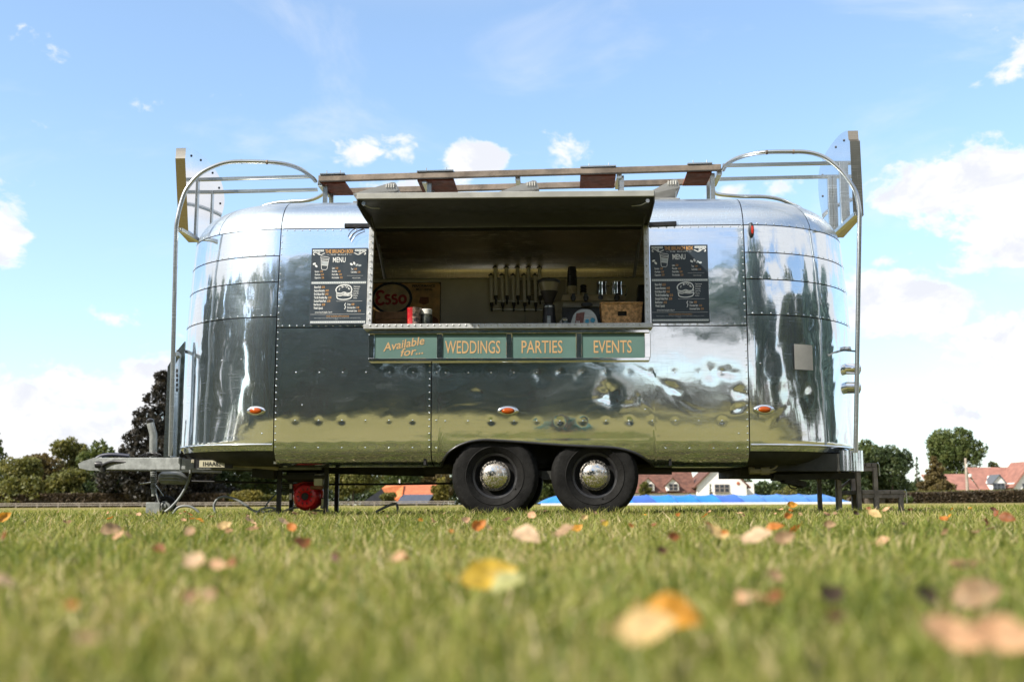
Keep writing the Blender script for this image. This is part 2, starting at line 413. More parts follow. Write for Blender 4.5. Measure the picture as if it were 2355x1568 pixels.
for (px, py, dep, sg) in [(1850, 915, .012, .04), (1800, 800, .010, .09), (1870, 760, .008, .07), (1770, 660, .010, .10), (1840, 690, -.006, .09), (1760, 850, .006, .05), (1900, 860, .008, .08), (1790, 905, .004, .05)]:
    p = P(px, py, .3); phi = math.asin(max(-1, min(1, (p.x - UR) / HW))); DENTS.append((UR + phi * HW, p.z, dep, sg))
for (px, py, dep, sg) in [(520, 800, .010, .12), (560, 870, .008, .10), (590, 700, .008, .1), (500, 940, .010, .12), (580, 800, -.005, .07), (470, 820, .008, .08), (600, 920, .006, .08)]:
    p = P(px, py, .3); phi = math.asin(max(-1, min(1, (UL - p.x) / HW))); DENTS.append((UL - phi * HW, p.z, dep, sg))
CREASES = [(_w.uniform(-1.8, 1.8), _w.uniform(.9, 1.5), _w.uniform(.05, .2), _w.normal(0, .35), _w.uniform(-.0005, .0007)) for _ in range(34)]
CREASES += [(UR + _w.uniform(.1, 1.2), _w.uniform(.7, 1.9), _w.uniform(.08, .3), _w.uniform(.6, 1.5), _w.uniform(.0006, .0016)) for _ in range(14)] + [(UL - _w.uniform(.1, 1.2), _w.uniform(.7, 1.9), _w.uniform(.08, .3), -_w.uniform(.6, 1.5), _w.uniform(.0006, .0016)) for _ in range(14)]
def disp(s, z):
    d = np.zeros_like(s)
    for lam, th, ph in WAV:
        d += .00044 * lam * np.sin(2 * math.pi / lam * (s * math.cos(th) + z * math.sin(th)) + ph)
    cap = np.clip(np.maximum(UL - s, s - UR) / .25, 0, 1)
    for lam, ph in WAVC:
        d += cap * .0006 * lam * np.sin(2 * math.pi / lam * (s + .22 * np.sin(2.3 * z + ph)) + ph) * np.clip((2.2 - z) * 1.5, .25, 1)
    for (a, b, dep, sg) in DENTS:
        th = (a * 37.7) % 3.14; c_, s_ = math.cos(th), math.sin(th); k1 = .75 + (b * 91.3) % .5; x_ = (s - a) * c_ + (z - b) * s_; y_ = -(s - a) * s_ + (z - b) * c_
        q = (x_ / k1) ** 2 + (y_ * k1) ** 2 + .25 * sg * np.abs(x_ + y_) * np.sin(4 * np.arctan2(y_, x_ + 1e-6) + a * 9)
        d -= .40 * dep * np.exp(-np.maximum(q, 0) / (2 * sg * sg))
    for (a, b, L_, th, dep) in CREASES:
        x_ = (s - a) * math.cos(th) + (z - b) * math.sin(th); y_ = -(s - a) * math.sin(th) + (z - b) * math.cos(th) + .02 * np.sin(x_ * 14)
        d -= dep * np.exp(-(x_ / L_) ** 2) * np.exp(-(y_ / .016) ** 2)
    for (a, b) in RIV_ROWS:
        q = (s - a) ** 2 + (z - b) ** 2
        d -= (.0005 + .0016 * ((a * 517.3 + b * 77.1) % 1.0) ** 2) * np.exp(-q / (2 * .019 ** 2))
    # scalloped pull of the bottom rivet line
    d -= np.where(np.abs(s) < 2.0, .0016 * np.exp(-((z - .585) / .022) ** 2) * (1 + .7 * np.cos(2 * math.pi * (s + .055) / .187)), 0)
    # sheets draw in along their seams
    for sm in (UL, UR, -.66): d -= .0012 * np.exp(-((s - sm) / .03) ** 2) * (1 if sm != -.66 else (z < 1.55))
    return d
def shell_point(s, tt, out=0.0):
    s = np.asarray(s, float); tt = np.asarray(tt, float)
    ins = smooth_interp(tt, PT, PI_); z = smooth_interp(tt, PT, PZ)
    e = 1e-3; di = (smooth_interp(tt + e, PT, PI_) - smooth_interp(tt - e, PT, PI_)); dz = (smooth_interp(tt + e, PT, PZ) - smooth_interp(tt - e, PT, PZ))
    L = np.hypot(di, dz) + 1e-9; nr = dz / L; nz = di / L
    # the end caps stand upright where the long side tucks in
    far = np.clip(np.maximum(UL - s, s - UR) / .75, 0, 1); far = far * far * (3 - 2 * far)
    low = np.clip((1.4 - z) / .8, 0, 1) ** 2 * (1.4 - .6) ** 2 / 19.4
    ins = ins - far * low * np.clip((z - .5) / .1, 0, 1); di = di * (1 - far * (z < 1.4) * (z > .6))
    if out is None: o = disp(s, z)
    else: o = out
    r = HW - ins + nr * o; z = z + nz * o
    phi = np.where(s > UR, (s - UR) / HW, np.where(s < UL, (UL - s) / HW, 0.0)); phi = np.clip(phi, 0, math.pi)
    x = np.where(s > UR, UR + r * np.sin(phi), np.where(s < UL, UL - r * np.sin(phi), s)); y = HW - r * np.cos(phi)
    return np.stack([x, y, z], -1)
def np_mesh(name, co, faces, smooth=True):
    me = bpy.data.meshes.new(name); nq = len(faces)
    me.vertices.add(len(co)); me.vertices.foreach_set('co', np.ascontiguousarray(co, np.float32).ravel())
    k = faces.shape[1]; me.loops.add(nq * k); me.loops.foreach_set('vertex_index', np.ascontiguousarray(faces, np.int32).ravel())
    me.polygons.add(nq); me.polygons.foreach_set('loop_start', np.arange(0, nq * k, k, dtype=np.int32))
    if smooth: me.polygons.foreach_set('use_smooth', np.ones(nq, bool))
    me.update(calc_edges=True); me.validate(); return me
GAP = .0042
def panel(name, s0, s1, zlo, zhi, mt, res=.02, zlow_fn=None, out=None, gap=GAP, parent=car, hole=None):
    s0 += gap; s1 -= gap
    ns = max(2, int((s1 - s0) / res)); nt = max(2, int((tau(zhi) - tau(zlo)) / res))
    S = np.linspace(s0, s1, ns + 1); T = np.linspace(0, 1, nt + 1)
    lo = np.array([tau(zlow_fn(x) if zlow_fn else zlo) for x in S]) + (gap if zlow_fn is None else 0); hi = tau(zhi) - gap
    TT = lo[None, :] + (hi - lo[None, :]) * T[:, None]; SS = np.broadcast_to(S[None, :], TT.shape)
    co = shell_point(SS, TT, out).reshape(-1, 3)
    i = np.arange(ns)[None, :]; j = np.arange(nt)[:, None]; a = (j * (ns + 1) + i).ravel()
    f = np.stack([a, a + 1, a + ns + 2, a + ns + 1], 1)
    if hole is not None: f = f[~hole(co[f].mean(1))]
    return link(name, np_mesh(name, co, f), mt, parent)

VENTS = [(P(a, ya, .62).x, P(a, ya, .62).z, P(b, yb, .62).x, P(b, yb, .62).z) for (a, b, ya, yb) in ((812, 914, 446, 419), (1148, 1238, 441, 415), (1484, 1562, 446, 412))]
def vent_hole(c):                                   # the three roof vents are real openings
    k = np.zeros(len(c), bool)
    for (x0, _, x1, _) in VENTS: k |= (c[:, 0] > x0 + .04) & (c[:, 0] < x1 - .04) & (c[:, 1] > .65) & (c[:, 1] < .95)
    return k
ZS = 1.556                                          # belt seam
OPL = P(858, 640, .03).x; OPR = P(1481, 640, .03).x # serving opening
OPT = P(1170, 527, .05).z
SEAM = -.665
ARCH = [(-.60, .435), (-.575, .47), (-.52, .54), (-.41, .605), (-.27, .636), (-.1, .632), (.15, .614), (.43, .594), (.78, .578), (.93, .55), (1.03, .505), (1.10, .46), (1.135, .435)]
AX = [a[0] for a in ARCH]; AZ = [a[1] for a in ARCH]
def arch_low(s): return max(.432, float(np.interp(s, AX, AZ, left=.432, right=.432)))
panel('body_panel', UL, SEAM, .432, ZS, ALU, .0125)
panel('body_panel', SEAM, UR, .432, ZS, ALU, .0125, arch_low)
panel('body_panel', UL, OPL - .035, ZS, 2.40, ALU, .016)
panel('body_panel', OPR + .035, UR, ZS, 2.40, ALU, .016)
panel('body_panel', OPL - .035, OPR + .035, OPT + .02, 2.40, ALU, .03)
CAPZ = [.548, 1.645, 1.94, 2.165, 2.40]
PIR = math.pi * HW
DOOR = (UR + PIR * 84 / 180, UR + PIR * 122 / 180)     # unseen end doorway above the wooden steps, opened to light the interior
for a, b in ((UL - PIR, UL), (UR, DOOR[0]), (DOOR[1], UR + PIR)):
    for z0, z1_ in zip(CAPZ[:-1], CAPZ[1:]):
        panel('body_panel', a, b, z0, z1_, ALU_CAP, .022)
for a, b in ((UL - PIR, UL), (UR, UR + PIR)): panel('cap_underside', a, b, .432, .552, DARK, .05, out=-.006, gap=0)
# roof: centre sheets and the gores of both end caps
panel('roof_panel', UL, (UL + UR) / 2, 2.40, 2.788, ALU_ROOF, .02, hole=vent_hole); panel('roof_panel', (UL + UR) / 2, UR, 2.40, 2.788, ALU_ROOF, .02, hole=vent_hole)
for k in range(5):
    panel('roof_panel', UL - PIR * (k + 1) / 5, UL - PIR * k / 5, 2.40, 2.788, ALU_ROOF, .05)
    panel('roof_panel', UR + PIR * k / 5, UR + PIR * (k + 1) / 5, 2.40, 2.788, ALU_ROOF, .05)
# far side and far half of the roof, mirrored about the spine
m = MB()
zz = [z for z in PZ if z > .43]
m.grid(lambda a, b: Vector((UL + (UR - UL) * a, 2 * HW - inset(zz[int(round(b * (len(zz) - 1)))]), zz[int(round(b * (len(zz) - 1)))])), 2, len(zz) - 1)
m.build('rear_side_panel', ALU, car, 60)
# belly pan
m = MB(); pts = []
for k in range(13): pts.append((UL - .62 * math.sin(math.pi * k / 12), HW - .62 * math.cos(math.pi * k / 12)))
for k in range(13): pts.append((UR + .62 * math.sin(math.pi * k / 12), HW + .62 * math.cos(math.pi * k / 12)))
m.prism([(x, y, .428) for x, y in pts], (0, 0, .03)); m.build('belly_pan', DARK, car, 0)
# dark membrane a finger's width inside the sheets, showing in the joints
def inner(name, s0, s1, z0, z1_): panel(name, s0, s1, z0, z1_, BLACK, .06, out=-.012, gap=0.0)
inner('joint_backing', UL, OPL - .05, .47, 2.43); inner('joint_backing', OPR + .05, UR, 1.50, 2.43); inner('joint_backing', UL, OPL, 2.36, 2.43); inner('joint_backing', OPL - .05, OPR + .05, 2.37, 2.43)
panel('joint_backing', OPL - .05, UR, 1.0, 1.54, BLACK, .06, out=-.012, gap=0); panel('joint_backing', SEAM - .05, SEAM + .05, .47, 1.0, BLACK, .05, out=-.012, gap=0); panel('joint_backing', UR - .06, UR, .47, 1.0, BLACK, .05, out=-.012, gap=0)
inner('joint_backing', UL - PIR, UL, .5, 2.43); inner('joint_backing', UR, DOOR[0], .5, 2.43); inner('joint_backing', DOOR[1], UR + PIR, .5, 2.43)

# rivets: too many and too small to pick apart
def rivets(name, pts, r=.0075):
    dome = [(0, 0, .42)] + [(math.cos(k * math.pi / 3), math.sin(k * math.pi / 3), 0) for k in range(6)] + [(.72 * math.cos(k * math.pi / 3), .72 * math.sin(k * math.pi / 3), .3) for k in range(6)]
    fs = []
    for k in range(6): fs += [(1 + k, 1 + (k + 1) % 6, 7 + (k + 1) % 6), (1 + k, 7 + (k + 1) % 6, 7 + k), (0, 7 + k, 7 + (k + 1) % 6)]
    m = MB()
    for (s, z) in pts:
        t0 = tau(z); c = Vector(shell_point(np.array([s]), np.array([t0]), None)[0]); q = Vector(shell_point(np.array([s]), np.array([t0]), .1)[0]); q0 = Vector(shell_point(np.array([s]), np.array([t0]), 0.0)[0])
        n = (q - q0).normalized(); rot = n.to_track_quat('Z', 'Y').to_matrix()
        m.add([c + rot @ (Vector(v) * r) for v in dome], fs)
    o = m.build(name, ALU, car, 60, 'stuff'); return o
rp = []
for sm, sg in ((UL, -1), (UR, 1)):
    rp += [(sm - sg * .014, z) for z in np.arange(.47, 2.4, .055)]
    for z in CAPZ[1:]: rp += [(sm + sg * x, z + .014) for x in np.arange(.05, 2.0, .075)]
rp += [(SEAM - .014, z) for z in np.arange(.47, 1.33, .055)]
rp += [(s, ZS + .014) for s in np.arange(UL + .05, OPL - .05, .06)] + [(s, ZS + .014) for s in np.arange(OPR + .06, UR, .06)]
rp += [(s, 2.385) for s in np.arange(UL + .05, OPL - .05, .065)] + [(s, 2.385) for s in np.arange(OPR + .06, UR, .065)]
rivets('seam_rivets', rp)
rivets('field_rivets', RIV_ROWS + [(-1.72, .92), (1.06, .88), (1.09, 1.06), (1.07, 1.2), (1.8, .69), (UL - .3, 1.30), (UL - .5, 1.30), (UL - .1, .69), (UR + .1, 1.25)], .0075)
# belt trim strips under both end caps
for a, b in ((UL - 2.4, UL - .01), (UR + .01, UR + 2.4)):
    S = np.linspace(a, b, 60); m = MB()
    m.tube([Vector(shell_point(np.array([s]), np.array([tau(.60)]), .006)[0]) for s in S], .011, 8); m.build('trim_strip', CHROME, car, 60)

# wheel arch trim, well
m = MB(); m.tube(catmull([Vector((x, inset(max(z, .44)) - .004, z)) for x, z in ARCH], 5), .011, 8); m.build('wheel_arch_trim', BLACKM, car, 60)
for nm, c, s in (('wheel_well', (.27, .62, .56), (2.1, .02, .36)), ('wheel_well', (.27, .36, .72), (2.0, .56, .02))):
    m = MB(); m.box(c, s); m.build(nm, BLACK, car, 0)
for q in (-.72, 1.26):
    m = MB(); m.box((q, .36, .58), (.02, .54, .28)); m.build('wheel_well', BLACK, car, 0)
m = MB(); m.box((.27, 1.05, .36), (.09, 1.8, .07)); m.bar((-.14, .3, .36), (-.14, 1.8, .36), .07, .07); m.bar((.665, .3, .36), (.665, 1.8, .36), .07, .07)
m.bar((-.2, .25, .36), (.75, .25, .38), .05, .05); m.build('axle', DARK, car, 0)

# wheels
def tyre_mod(j, k): return 1.0 if j not in (5, 6, 9, 10) else (1.0 if (k % 3) else .987)
HUB = mat('rusty_hubcap', (.55, .54, .5), .2, 1, .1, 9)
def hub_mat():
    m_, t, b = new_mat('speckled_hubcap'); tc = t.node('ShaderNodeTexCoord').outputs['Object']
    n = t.m('MULTIPLY', t.noise(tc, 70, 6, .75), t.m('ADD', .55, t.noise(tc, 9, 3)))
    k = t.m('MULTIPLY', t.ramp(n, .48, .64), .65)
    t.put(b.inputs['Base Color'], t.mix(k, (.70, .69, .64, 1), (.16, .085, .03, 1))); t.put(b.inputs['Metallic'], t.m('SUBTRACT', 1.0, k)); t.put(b.inputs['Roughness'], t.m('ADD', .13, t.m('MULTIPLY', k, .5)))
    return m_
HUB = hub_mat()
def make_wheel(c, sgn):
    e = bpy.data.objects.new('wheel', None); COL.objects.link(e); e.parent = car; e.location = c; e.empty_display_size = .1
    BASE[e.name] = Vector((0, 0, 0)); A = (0, -sgn, 0)
    m = MB(); pr = [(.172, .015), (.188, .052), (.215, .078), (.224, .081), (.232, .078), (.300, .088), (.326, .076), (.342, .052), (.349, .022), (.349, -.022), (.342, -.052), (.326, -.076), (.29, -.09), (.19, -.06), (.172, -.03)]
    pr = [(.172, .01), (.18, .05), (.195, .066), (.228, .080), (.233, .084), (.238, .080), (.298, .089), (.322, .082), (.341, .060), (.350, .030), (.352, .0), (.350, -.03), (.341, -.06), (.318, -.084), (.28, -.09), (.19, -.06), (.172, -.03)]
    m.lathe(pr, 96, (0, 0, 0), A, lambda j, k: .982 if (j in (7, 8, 12, 13) and k % 2) else (.992 if j in (9, 11) and k % 2 else 1)); m.build('tyre', RUBBER, e, 28)
    m = MB(); m.lathe([(.0, .045), (.10, .045), (.118, .03), (.128, .006), (.145, .0), (.152, .012), (.165, .05), (.182, .055), (.184, .05), (.178, .0), (.178, -.05), (.0, -.05)], 48, (0, 0, 0), A); m.build('rim', BLACKM, e, 40)
    m = MB(); m.lathe([(.121, .036), (.122, .048), (.115, .054)] + [(.115 * math.cos(a), .054 + .062 * math.sin(a)) for a in np.linspace(.1, 1.5, 9)] + [(0, .116)], 40, (0, 0, 0), A); m.build('hubcap', HUB, e, 40)
    m = MB(); m.tube([(.15, -sgn * .03, -.09), (.165, -sgn * .075, -.105)], .006, 6); m.build('valve', BLACKM, e, 30)
    return e
wz = P(1137, 1093, .02); wz2 = P(1368, 1092, .02)
w1 = make_wheel((wz.x, .13, wz.z), 1)
for c, rz in (((wz2.x, .13, wz2.z), 0), ((wz.x, 1.97, wz.z), math.pi), ((wz2.x, 1.97, wz2.z), math.pi)):
    w = copy_tree(w1, car); w.location = c; w.rotation_euler = (0, 0.7 if rz == 0 else 0, rz)

# opening frame, sill, interior
m = MB()
def frame_bar(a, b, w, h, nm='window_frame', mt=FRAME): mm = MB(); mm.bar(a, b, w, h, (0, 1, 0), .004); return mm.build(nm, mt, car, 30)
zt = OPT + .02
frame_bar((OPL - .02, -.008, ZS - .01), (OPL - .02, inset(zt) - .012, zt), .045, .03); frame_bar((OPR + .02, -.008, ZS - .01), (OPR + .02, inset(zt) - .012, zt), .045, .03)
sillz = P(1177, 751, -.03).z
frame_bar((OPL - .055, -.035, sillz), (OPR + .055, -.035, sillz), .042, .07, 'sill')
m = MB()
for s in np.arange(OPL, OPR, .052): m.lathe([(.0085, 0), (.007, .004), (0, .006)], 6, (s, -.07, sillz + .008), (0, -1, 0))
for z in np.arange(ZS + .06, zt, .055):
    for u_ in (OPL - .02, OPR + .02): m.lathe([(.007, 0), (.006, .004), (0, .006)], 6, (u_, -.026 + (z - ZS) * .05, z), (0, -1, 0))
m.build('frame_rivets', FRAME, car, 60, 'stuff')
LIN = mat('interior_lower_wall', (.78, .75, .67), .5, 0.0, .08, 3)
LINM = aluminium('interior_ceiling_aluminium', col=(.80, .66, .50), sharp=.2, haze=.5, hr=.45)
BKW = 1.93
zsm = P(1170, 640, BKW).z
m = MB(); m.box((-.95, BKW + .01, 1.5), (1.95, .02, 2 * (zsm - 1.5))); m.build('interior_wall', LIN, car, 0)
m = MB(); m.box((.97, BKW + .01, 1.5), (1.88, .02, 2 * (zsm - 1.5))); m.build('interior_wall', LIN, car, 0)
m = MB(); 
cv = [(BKW + .004, zsm), (BKW - .01, zsm + .1), (BKW - .07, zsm + .2), (BKW - .2, zsm + .28), (BKW - .45, zsm + .335), (1.05, zsm + .36), (.6, zsm + .34), (.3, OPT + .14), (.13, OPT + .05), (.085, OPT + .012)]
cvs = catmull([(0, a, b) for a, b in cv], 12)
m.grid(lambda a, b: Vector((UL + (UR - UL) * a, cvs[int(round(b * (len(cvs) - 1)))].y, cvs[int(round(b * (len(cvs) - 1)))].z)), 150, len(cvs) - 1); vv = np.array(m.v); m.f = [f_ for f_, k_ in zip(m.f, vent_hole(vv[np.array(m.f)].mean(1))) if not k_]; m.build('interior_ceiling', LINM, car, 60)
m = MB(); m.box((UL - .01, 1.03, 1.4), (.02, 1.8, 1.9)); m.build('interior_partition', LIN, car, 0)
m = MB(); m.box((0, 1.02, .77), (3.8, 1.78, .02)); m.build('interior_floor', LIN, car, 0)
m = MB(); m.box((-.02, .36, 1.535), (3.7, .62, .035), None, .004); m.build('counter', STEEL, car, 0)
m = MB(); m.box((-.02, 1.62, 1.50), (3.7, .6, .035), None, .004); m.build('counter', STEEL, car, 0)
m = MB(); m.tube([(UL + .03, BKW - .004, zsm), (UR - .03, BKW - .004, zsm)], .008, 6); m.build('wall_seam_strip', FRAME, car, 60)

# hatch
ho = [P(821, 455, -.68), P(1504, 448, -.68)]; hz = (ho[0].z + ho[1].z) / 2
HL, HR_ = ho[0].x, ho[1].x
HGREY = mat('hatch_lining', (.075, .077, .085), .42, .1, .12, 3, .03, 30)
hp = catmull([(0, .07, OPT + .03), (0, -.15, OPT + .085), (0, -.42, hz - .005), (0, -.68, hz + .01)], 6)
def hatch(dz, e=0.0): return lambda a, b: Vector((HL + (HR_ - HL) * a + (e if a < .5 else -e), hp[int(round(b * (len(hp) - 1)))].y, hp[int(round(b * (len(hp) - 1)))].z + dz))
e_h = bpy.data.objects.new('hatch', None); COL.objects.link(e_h); e_h.parent = car
m = MB(); m.grid(hatch(.016), 2, len(hp) - 1); m.build('skin', ALU, e_h, 60)
m = MB(); m.grid(hatch(-.012, .004), 2, len(hp) - 1); m.build('lining', HGREY, e_h, 60)
m = MB(); m.bar((HL, -.69, hz + .006), (HR_, -.69, hz + .006), .024, .048, (0, 0, 1), .004); m.build('rim', mat('hatch_rim', (.36, .36, .33), .5, .3, .12, 4), e_h, 30)
for hx in (HL, HR_):
    m = MB(); m.prism([(hx - .004, p.y, p.z + .018) for p in hp] + [(hx - .004, -.67, hz - .055), (hx - .004, -.35, hz - .075), (hx - .004, .05, OPT - .0)], (.008, 0, 0)); m.build('side_flange', HGREY, e_h, 0)
    m = MB(); sx = 1 if hx < 0 else -1
    m.tube([(hx + sx * .045, -.30, hz - .05), (hx + sx * .12, -.015, ZS + .42)], .008, 8); m.tube([(hx + sx * .085, -.16, (hz + ZS) / 2 + .20), (hx + sx * .12, -.015, ZS + .40)], .013, 8); m.build('gas_strut', BLACKM, e_h, 60)
    m = MB(); m.lathe([(.015, -.01), (.018, 0), (.015, .01)], 10, (hx + sx * .05, -.665, hz - .045), (0, 1, 0)); m.tube(catmull([(hx + sx * .05, -.67, hz - .05), (hx + sx * .1, -.66, hz - .075), (hx + sx * .17, -.65, hz - .078)], 4), .005, 6); m.build('latch', STEEL, e_h, 60)
for a, b in (((792, 519), (855, 519)), ((1485, 517), (1555, 514))):
    m = MB(); m.bar(P(*a, .045), P(*b, .045), .035, .022, (0, 1, 0), .003); m.build('drip_rail', BLACKM, car, 30)
for q in ([(805, 553), (812, 540), (822, 532), (836, 526)], [(800, 545), (806, 534), (817, 526), (832, 521)]):
    m = MB(); m.tube(catmull([P(a, b, .015) for a, b in q], 4), .004, 6); m.build('loose_wire', BLACKM, car, 60)

# sign box below the sill
sb = [P(848, 759, -.06), P(1494, 830, -.06)]
SX0, SX1, SZ1, SZ0 = sb[0].x, sb[1].x, P(1170, 759, -.06).z, P(1170, 830, -.06).z
e_s = bpy.data.objects.new('sign_box', None); COL.objects.link(e_s); e_s.parent = car
m = MB(); m.box(((SX0 + SX1) / 2, -.005, (SZ0 + SZ1) / 2), (SX1 - SX0 - .02, .05, SZ1 - SZ0 - .02)); m.build('backing', BLACK, e_s, 0)
fw = .026
for a, b in (((SX0, SZ0 + fw / 2), (SX1, SZ0 + fw / 2)), ((SX0, SZ1 - fw / 2), (SX1, SZ1 - fw / 2))):
    m = MB(); m.bar((a[0], -.035, a[1]), (b[0], -.035, b[1]), .05, fw, (0, 0, 1), .004); m.build('frame', CHROME, e_s, 30)
edges = [848 + 5, 1010, 1170, 1331, 1494 - 5]
for x in edges:
    u_ = P(x, 795, -.06).x; m = MB(); m.bar((u_, -.0345, SZ0 + fw), (u_, -.0345, SZ1 - fw), .049, fw * .95, (0, 1, 0), .004); m.build('frame', CHROME, e_s, 30)
GREEN = mat('green_sign_board', (.085, .162, .142), .55, 0, .06, 2.5)
TAN = mat('tan_lettering', (.47, .295, .135), .6, 0, .05, 20)
_tx = {}
def text_geo(body, off=0.0, shear=0.0):
    k = (body, off, shear)
    if k in _tx: return _tx[k]
    c = bpy.data.curves.new('lettering', 'FONT'); c.body = body; c.size = 1; c.offset = off; c.shear = shear; c.resolution_u = 3
    o = bpy.data.objects.new('lettering_source', c); COL.objects.link(o)
    dg = bpy.context.evaluated_depsgraph_get(); me = bpy.data.meshes.new_from_object(o.evaluated_get(dg))
    v = np.array([(p.co.x, p.co.y) for p in me.vertices]); f = [tuple(p.vertices) for p in me.polygons]
    bpy.data.objects.remove(o); bpy.data.curves.remove(c); bpy.data.meshes.remove(me)
    _tx[k] = (v, f); return v, f
class Print:
    """flat print on a board: 2D shapes in metres, x right, y up"""
    def __init__(s): s.v = []; s.f = []
    def text(s, body, x, y, h, xs=.6, off=.0, shear=0, fitw=None, rot=0, align='L'):
        v, f = text_geo(body, off, shear); v = v.copy()
        cap = .70; k = h / cap; w = v[:, 0].max() - v[:, 0].min()
        kx = (fitw / w) if fitw else k * xs
        X = (v[:, 0] - v[:, 0].min()) * kx; Y = v[:, 1] * k
        if align == 'C': X = X - w * kx / 2
        c, q = math.cos(rot), math.sin(rot)
        b = len(s.v); s.v += [(x + c * p - q * r_, y + q * p + c * r_) for p, r_ in zip(X, Y)]; s.f += [tuple(b + i for i in g_) for g_ in f]
        return x + w * kx
    def stroke(s, pts, w):
        pts = [Vector((p[0], p[1], 0)) for p in pts]; b = len(s.v); n = len(pts)
        for i, p in enumerate(pts):
            t = (pts[min(i + 1, n - 1)] - pts[max(i - 1, 0)]); t = t.normalized() if t.length > 1e-9 else Vector((1, 0, 0)); q = Vector((-t.y, t.x, 0)) * w / 2
            s.v += [((p + q).x, (p + q).y), ((p - q).x, (p - q).y)]
        s.f += [(b + 2 * i, b + 2 * i + 1, b + 2 * i + 3, b + 2 * i + 2) for i in range(n - 1)]
    def curve(s, pts, w, k=5, closed=False):
        c = catmull([(p[0], p[1], 0) for p in pts], k, closed)
        if closed: c.append(c[0])
        s.stroke(c, w)
    def poly(s, pts): b = len(s.v); s.v += [tuple(p) for p in pts]; s.f.append(tuple(range(b, b + len(pts))))
    def ellipse(s, cx, cy, a, b_, w=None, n=28, t0=0, t1=2 * math.pi):
        pts = [(cx + a * math.cos(t0 + (t1 - t0) * i / n), cy + b_ * math.sin(t0 + (t1 - t0) * i / n)) for i in range(n + 1)]
        if w: s.stroke(pts, w)
        else: s.poly(pts[:-1])
    def build(s, name, mt, parent, M=None, lift=.002):
        co = [Vector((x, -lift, y)) for x, y in s.v]
        if M is not None: co = [M @ c for c in co]
        off = root_base(parent) if M is not None else Vector((0, 0, 0))
        me = bpy.data.meshes.new(name); me.from_pydata([tuple(c - off) for c in co], [], s.f); me.update()
        return link(name, me, mt, parent)
for i, (a, b) in enumerate(zip(edges[:-1], edges[1:])):
    ua, ub = P(a, 795, -.06).x + fw / 2 - .004, P(b, 795, -.06).x - fw / 2 + .004
    m = MB(); m.box(((ua + ub) / 2, -.032, (SZ0 + SZ1) / 2), (ub - ua, .012, SZ1 - SZ0 - 2 * fw + .006)); pn = m.build('sign_panel', GREEN, e_s, 0)
    M = Matrix.Translation((0, -.038, 0)); p = Print(); mid = (ua + ub) / 2
    def q(x, y): r_ = P(x, y, -.04); return r_.x, r_.z
    if i == 0:
        x0, y0 = q(881, 808); p.text('Available', x0, y0, .066, .62, .012, .3, fitw=.345, rot=R(10)); x0, y0 = q(921, 819.5); p.text('for...', x0, y0, .062, .62, .012, .3, fitw=.185, rot=R(7))
    else:
        tx, (xa, xb, yb, yt) = (('WEDDINGS', (1023, 1150, 812.5, 783)), ('PARTIES', (1199, 1293, 811.5, 782.5)), ('EVENTS', (1365, 1452, 811, 782)))[i - 1]
        x0, y0 = q(xa, yb); x1, y1 = q(xb, yt); p.text(tx, x0, y0, y1 - y0, .5, .006, 0, fitw=x1 - x0)
    p.build('lettering', TAN, pn, M)

# lights, cover, vents on the shell
def marker(px, py, v, s=1.0, lens=AMBER, chrome=True):
    c = P(px, py, v); n = Vector((0, -1, 0))
    if c.x > UR or c.x < UL:
        ax = UR if c.x > 0 else UL; n = Vector((c.x - ax, c.y - HW, 0)).normalized()
    rot = Matrix((Vector((0, 0, 1)).cross(-n).normalized() * -1, -n, Vector((0, 0, 1)))).transposed()
    e = bpy.data.objects.new('marker_light', None); COL.objects.link(e); e.parent = car
    m = MB()
    rings = [(1.0, 0), (.99, .35), (.93, .75), (.80, 1.0), (.62, 1.05)]
    for nm, rg, mt, a, b, dd in (('bezel', rings, CHROME if chrome else BLACKM, .086, .041, .022), ('lens', [(1, 0), (.9, .55), (.6, .9), (0.01, 1.0)], lens, .052, .0255, .018)):
        m = MB(); vs = []; fs = []; K = 28; o0 = 0 if nm == 'bezel' else .021
        for (r_, h) in rg:
            for k in range(K):
                th = 2 * math.pi * k / K; vs.append(c + rot @ Vector((a * s * r_ * math.cos(th), -(o0 + h * dd), b * s * r_ * math.sin(th))))
        for j in range(len(rg) - 1):
            for k in range(K): fs.append((j * K + k, j * K + (k + 1) % K, (j + 1) * K + (k + 1) % K, (j + 1) * K + k))
        fs.append(tuple((len(rg) - 1) * K + k for k in range(K))); m.add(vs, fs); m.build(nm, mt, e, 50)
marker(590, 945, .075 - .035); marker(1168, 945, -.0 + .01); marker(1756, 942, .005 + .01)
marker(437, 1036, .55, .6, CHROME)
c = P(1727, 530, .045)
m = MB(); K = 24; m.lathe([(.03, 0), (.029, .012), (.022, .02), (0, .022)], K, (0, 0, 0), (0, -1, 0)); m.v = [(c.x + x * .75, c.y + y, c.z + z * 2.2) for x, y, z in m.v]; o = m.build('clearance_light', BLACKM, car, 50)
m = MB(); m.lathe([(.02, .015), (.016, .026), (0, .029)], K, (0, 0, 0), (0, -1, 0)); m.v = [(c.x + .006 + x * .6, c.y + y, c.z + z * 2.0) for x, y, z in m.v]; m.build('lens', REDL, o, 50)
# grey service cover on the right end cap
c = P(1845, 822, .12); phi = math.asin((c.x - UR) / HW); sc0 = UR + phi * HW
m = MB(); m.grid(lambda a, b: Vector(shell_point(np.array([sc0 + (a - .5) * .18]), np.array([tau(c.z + (b - .5) * .205)]), .012)[0]), 8, 3); m.build('service_cover', mat('grey_cover', (.42, .41, .39), .5, .3, .1, 6), car, 40)
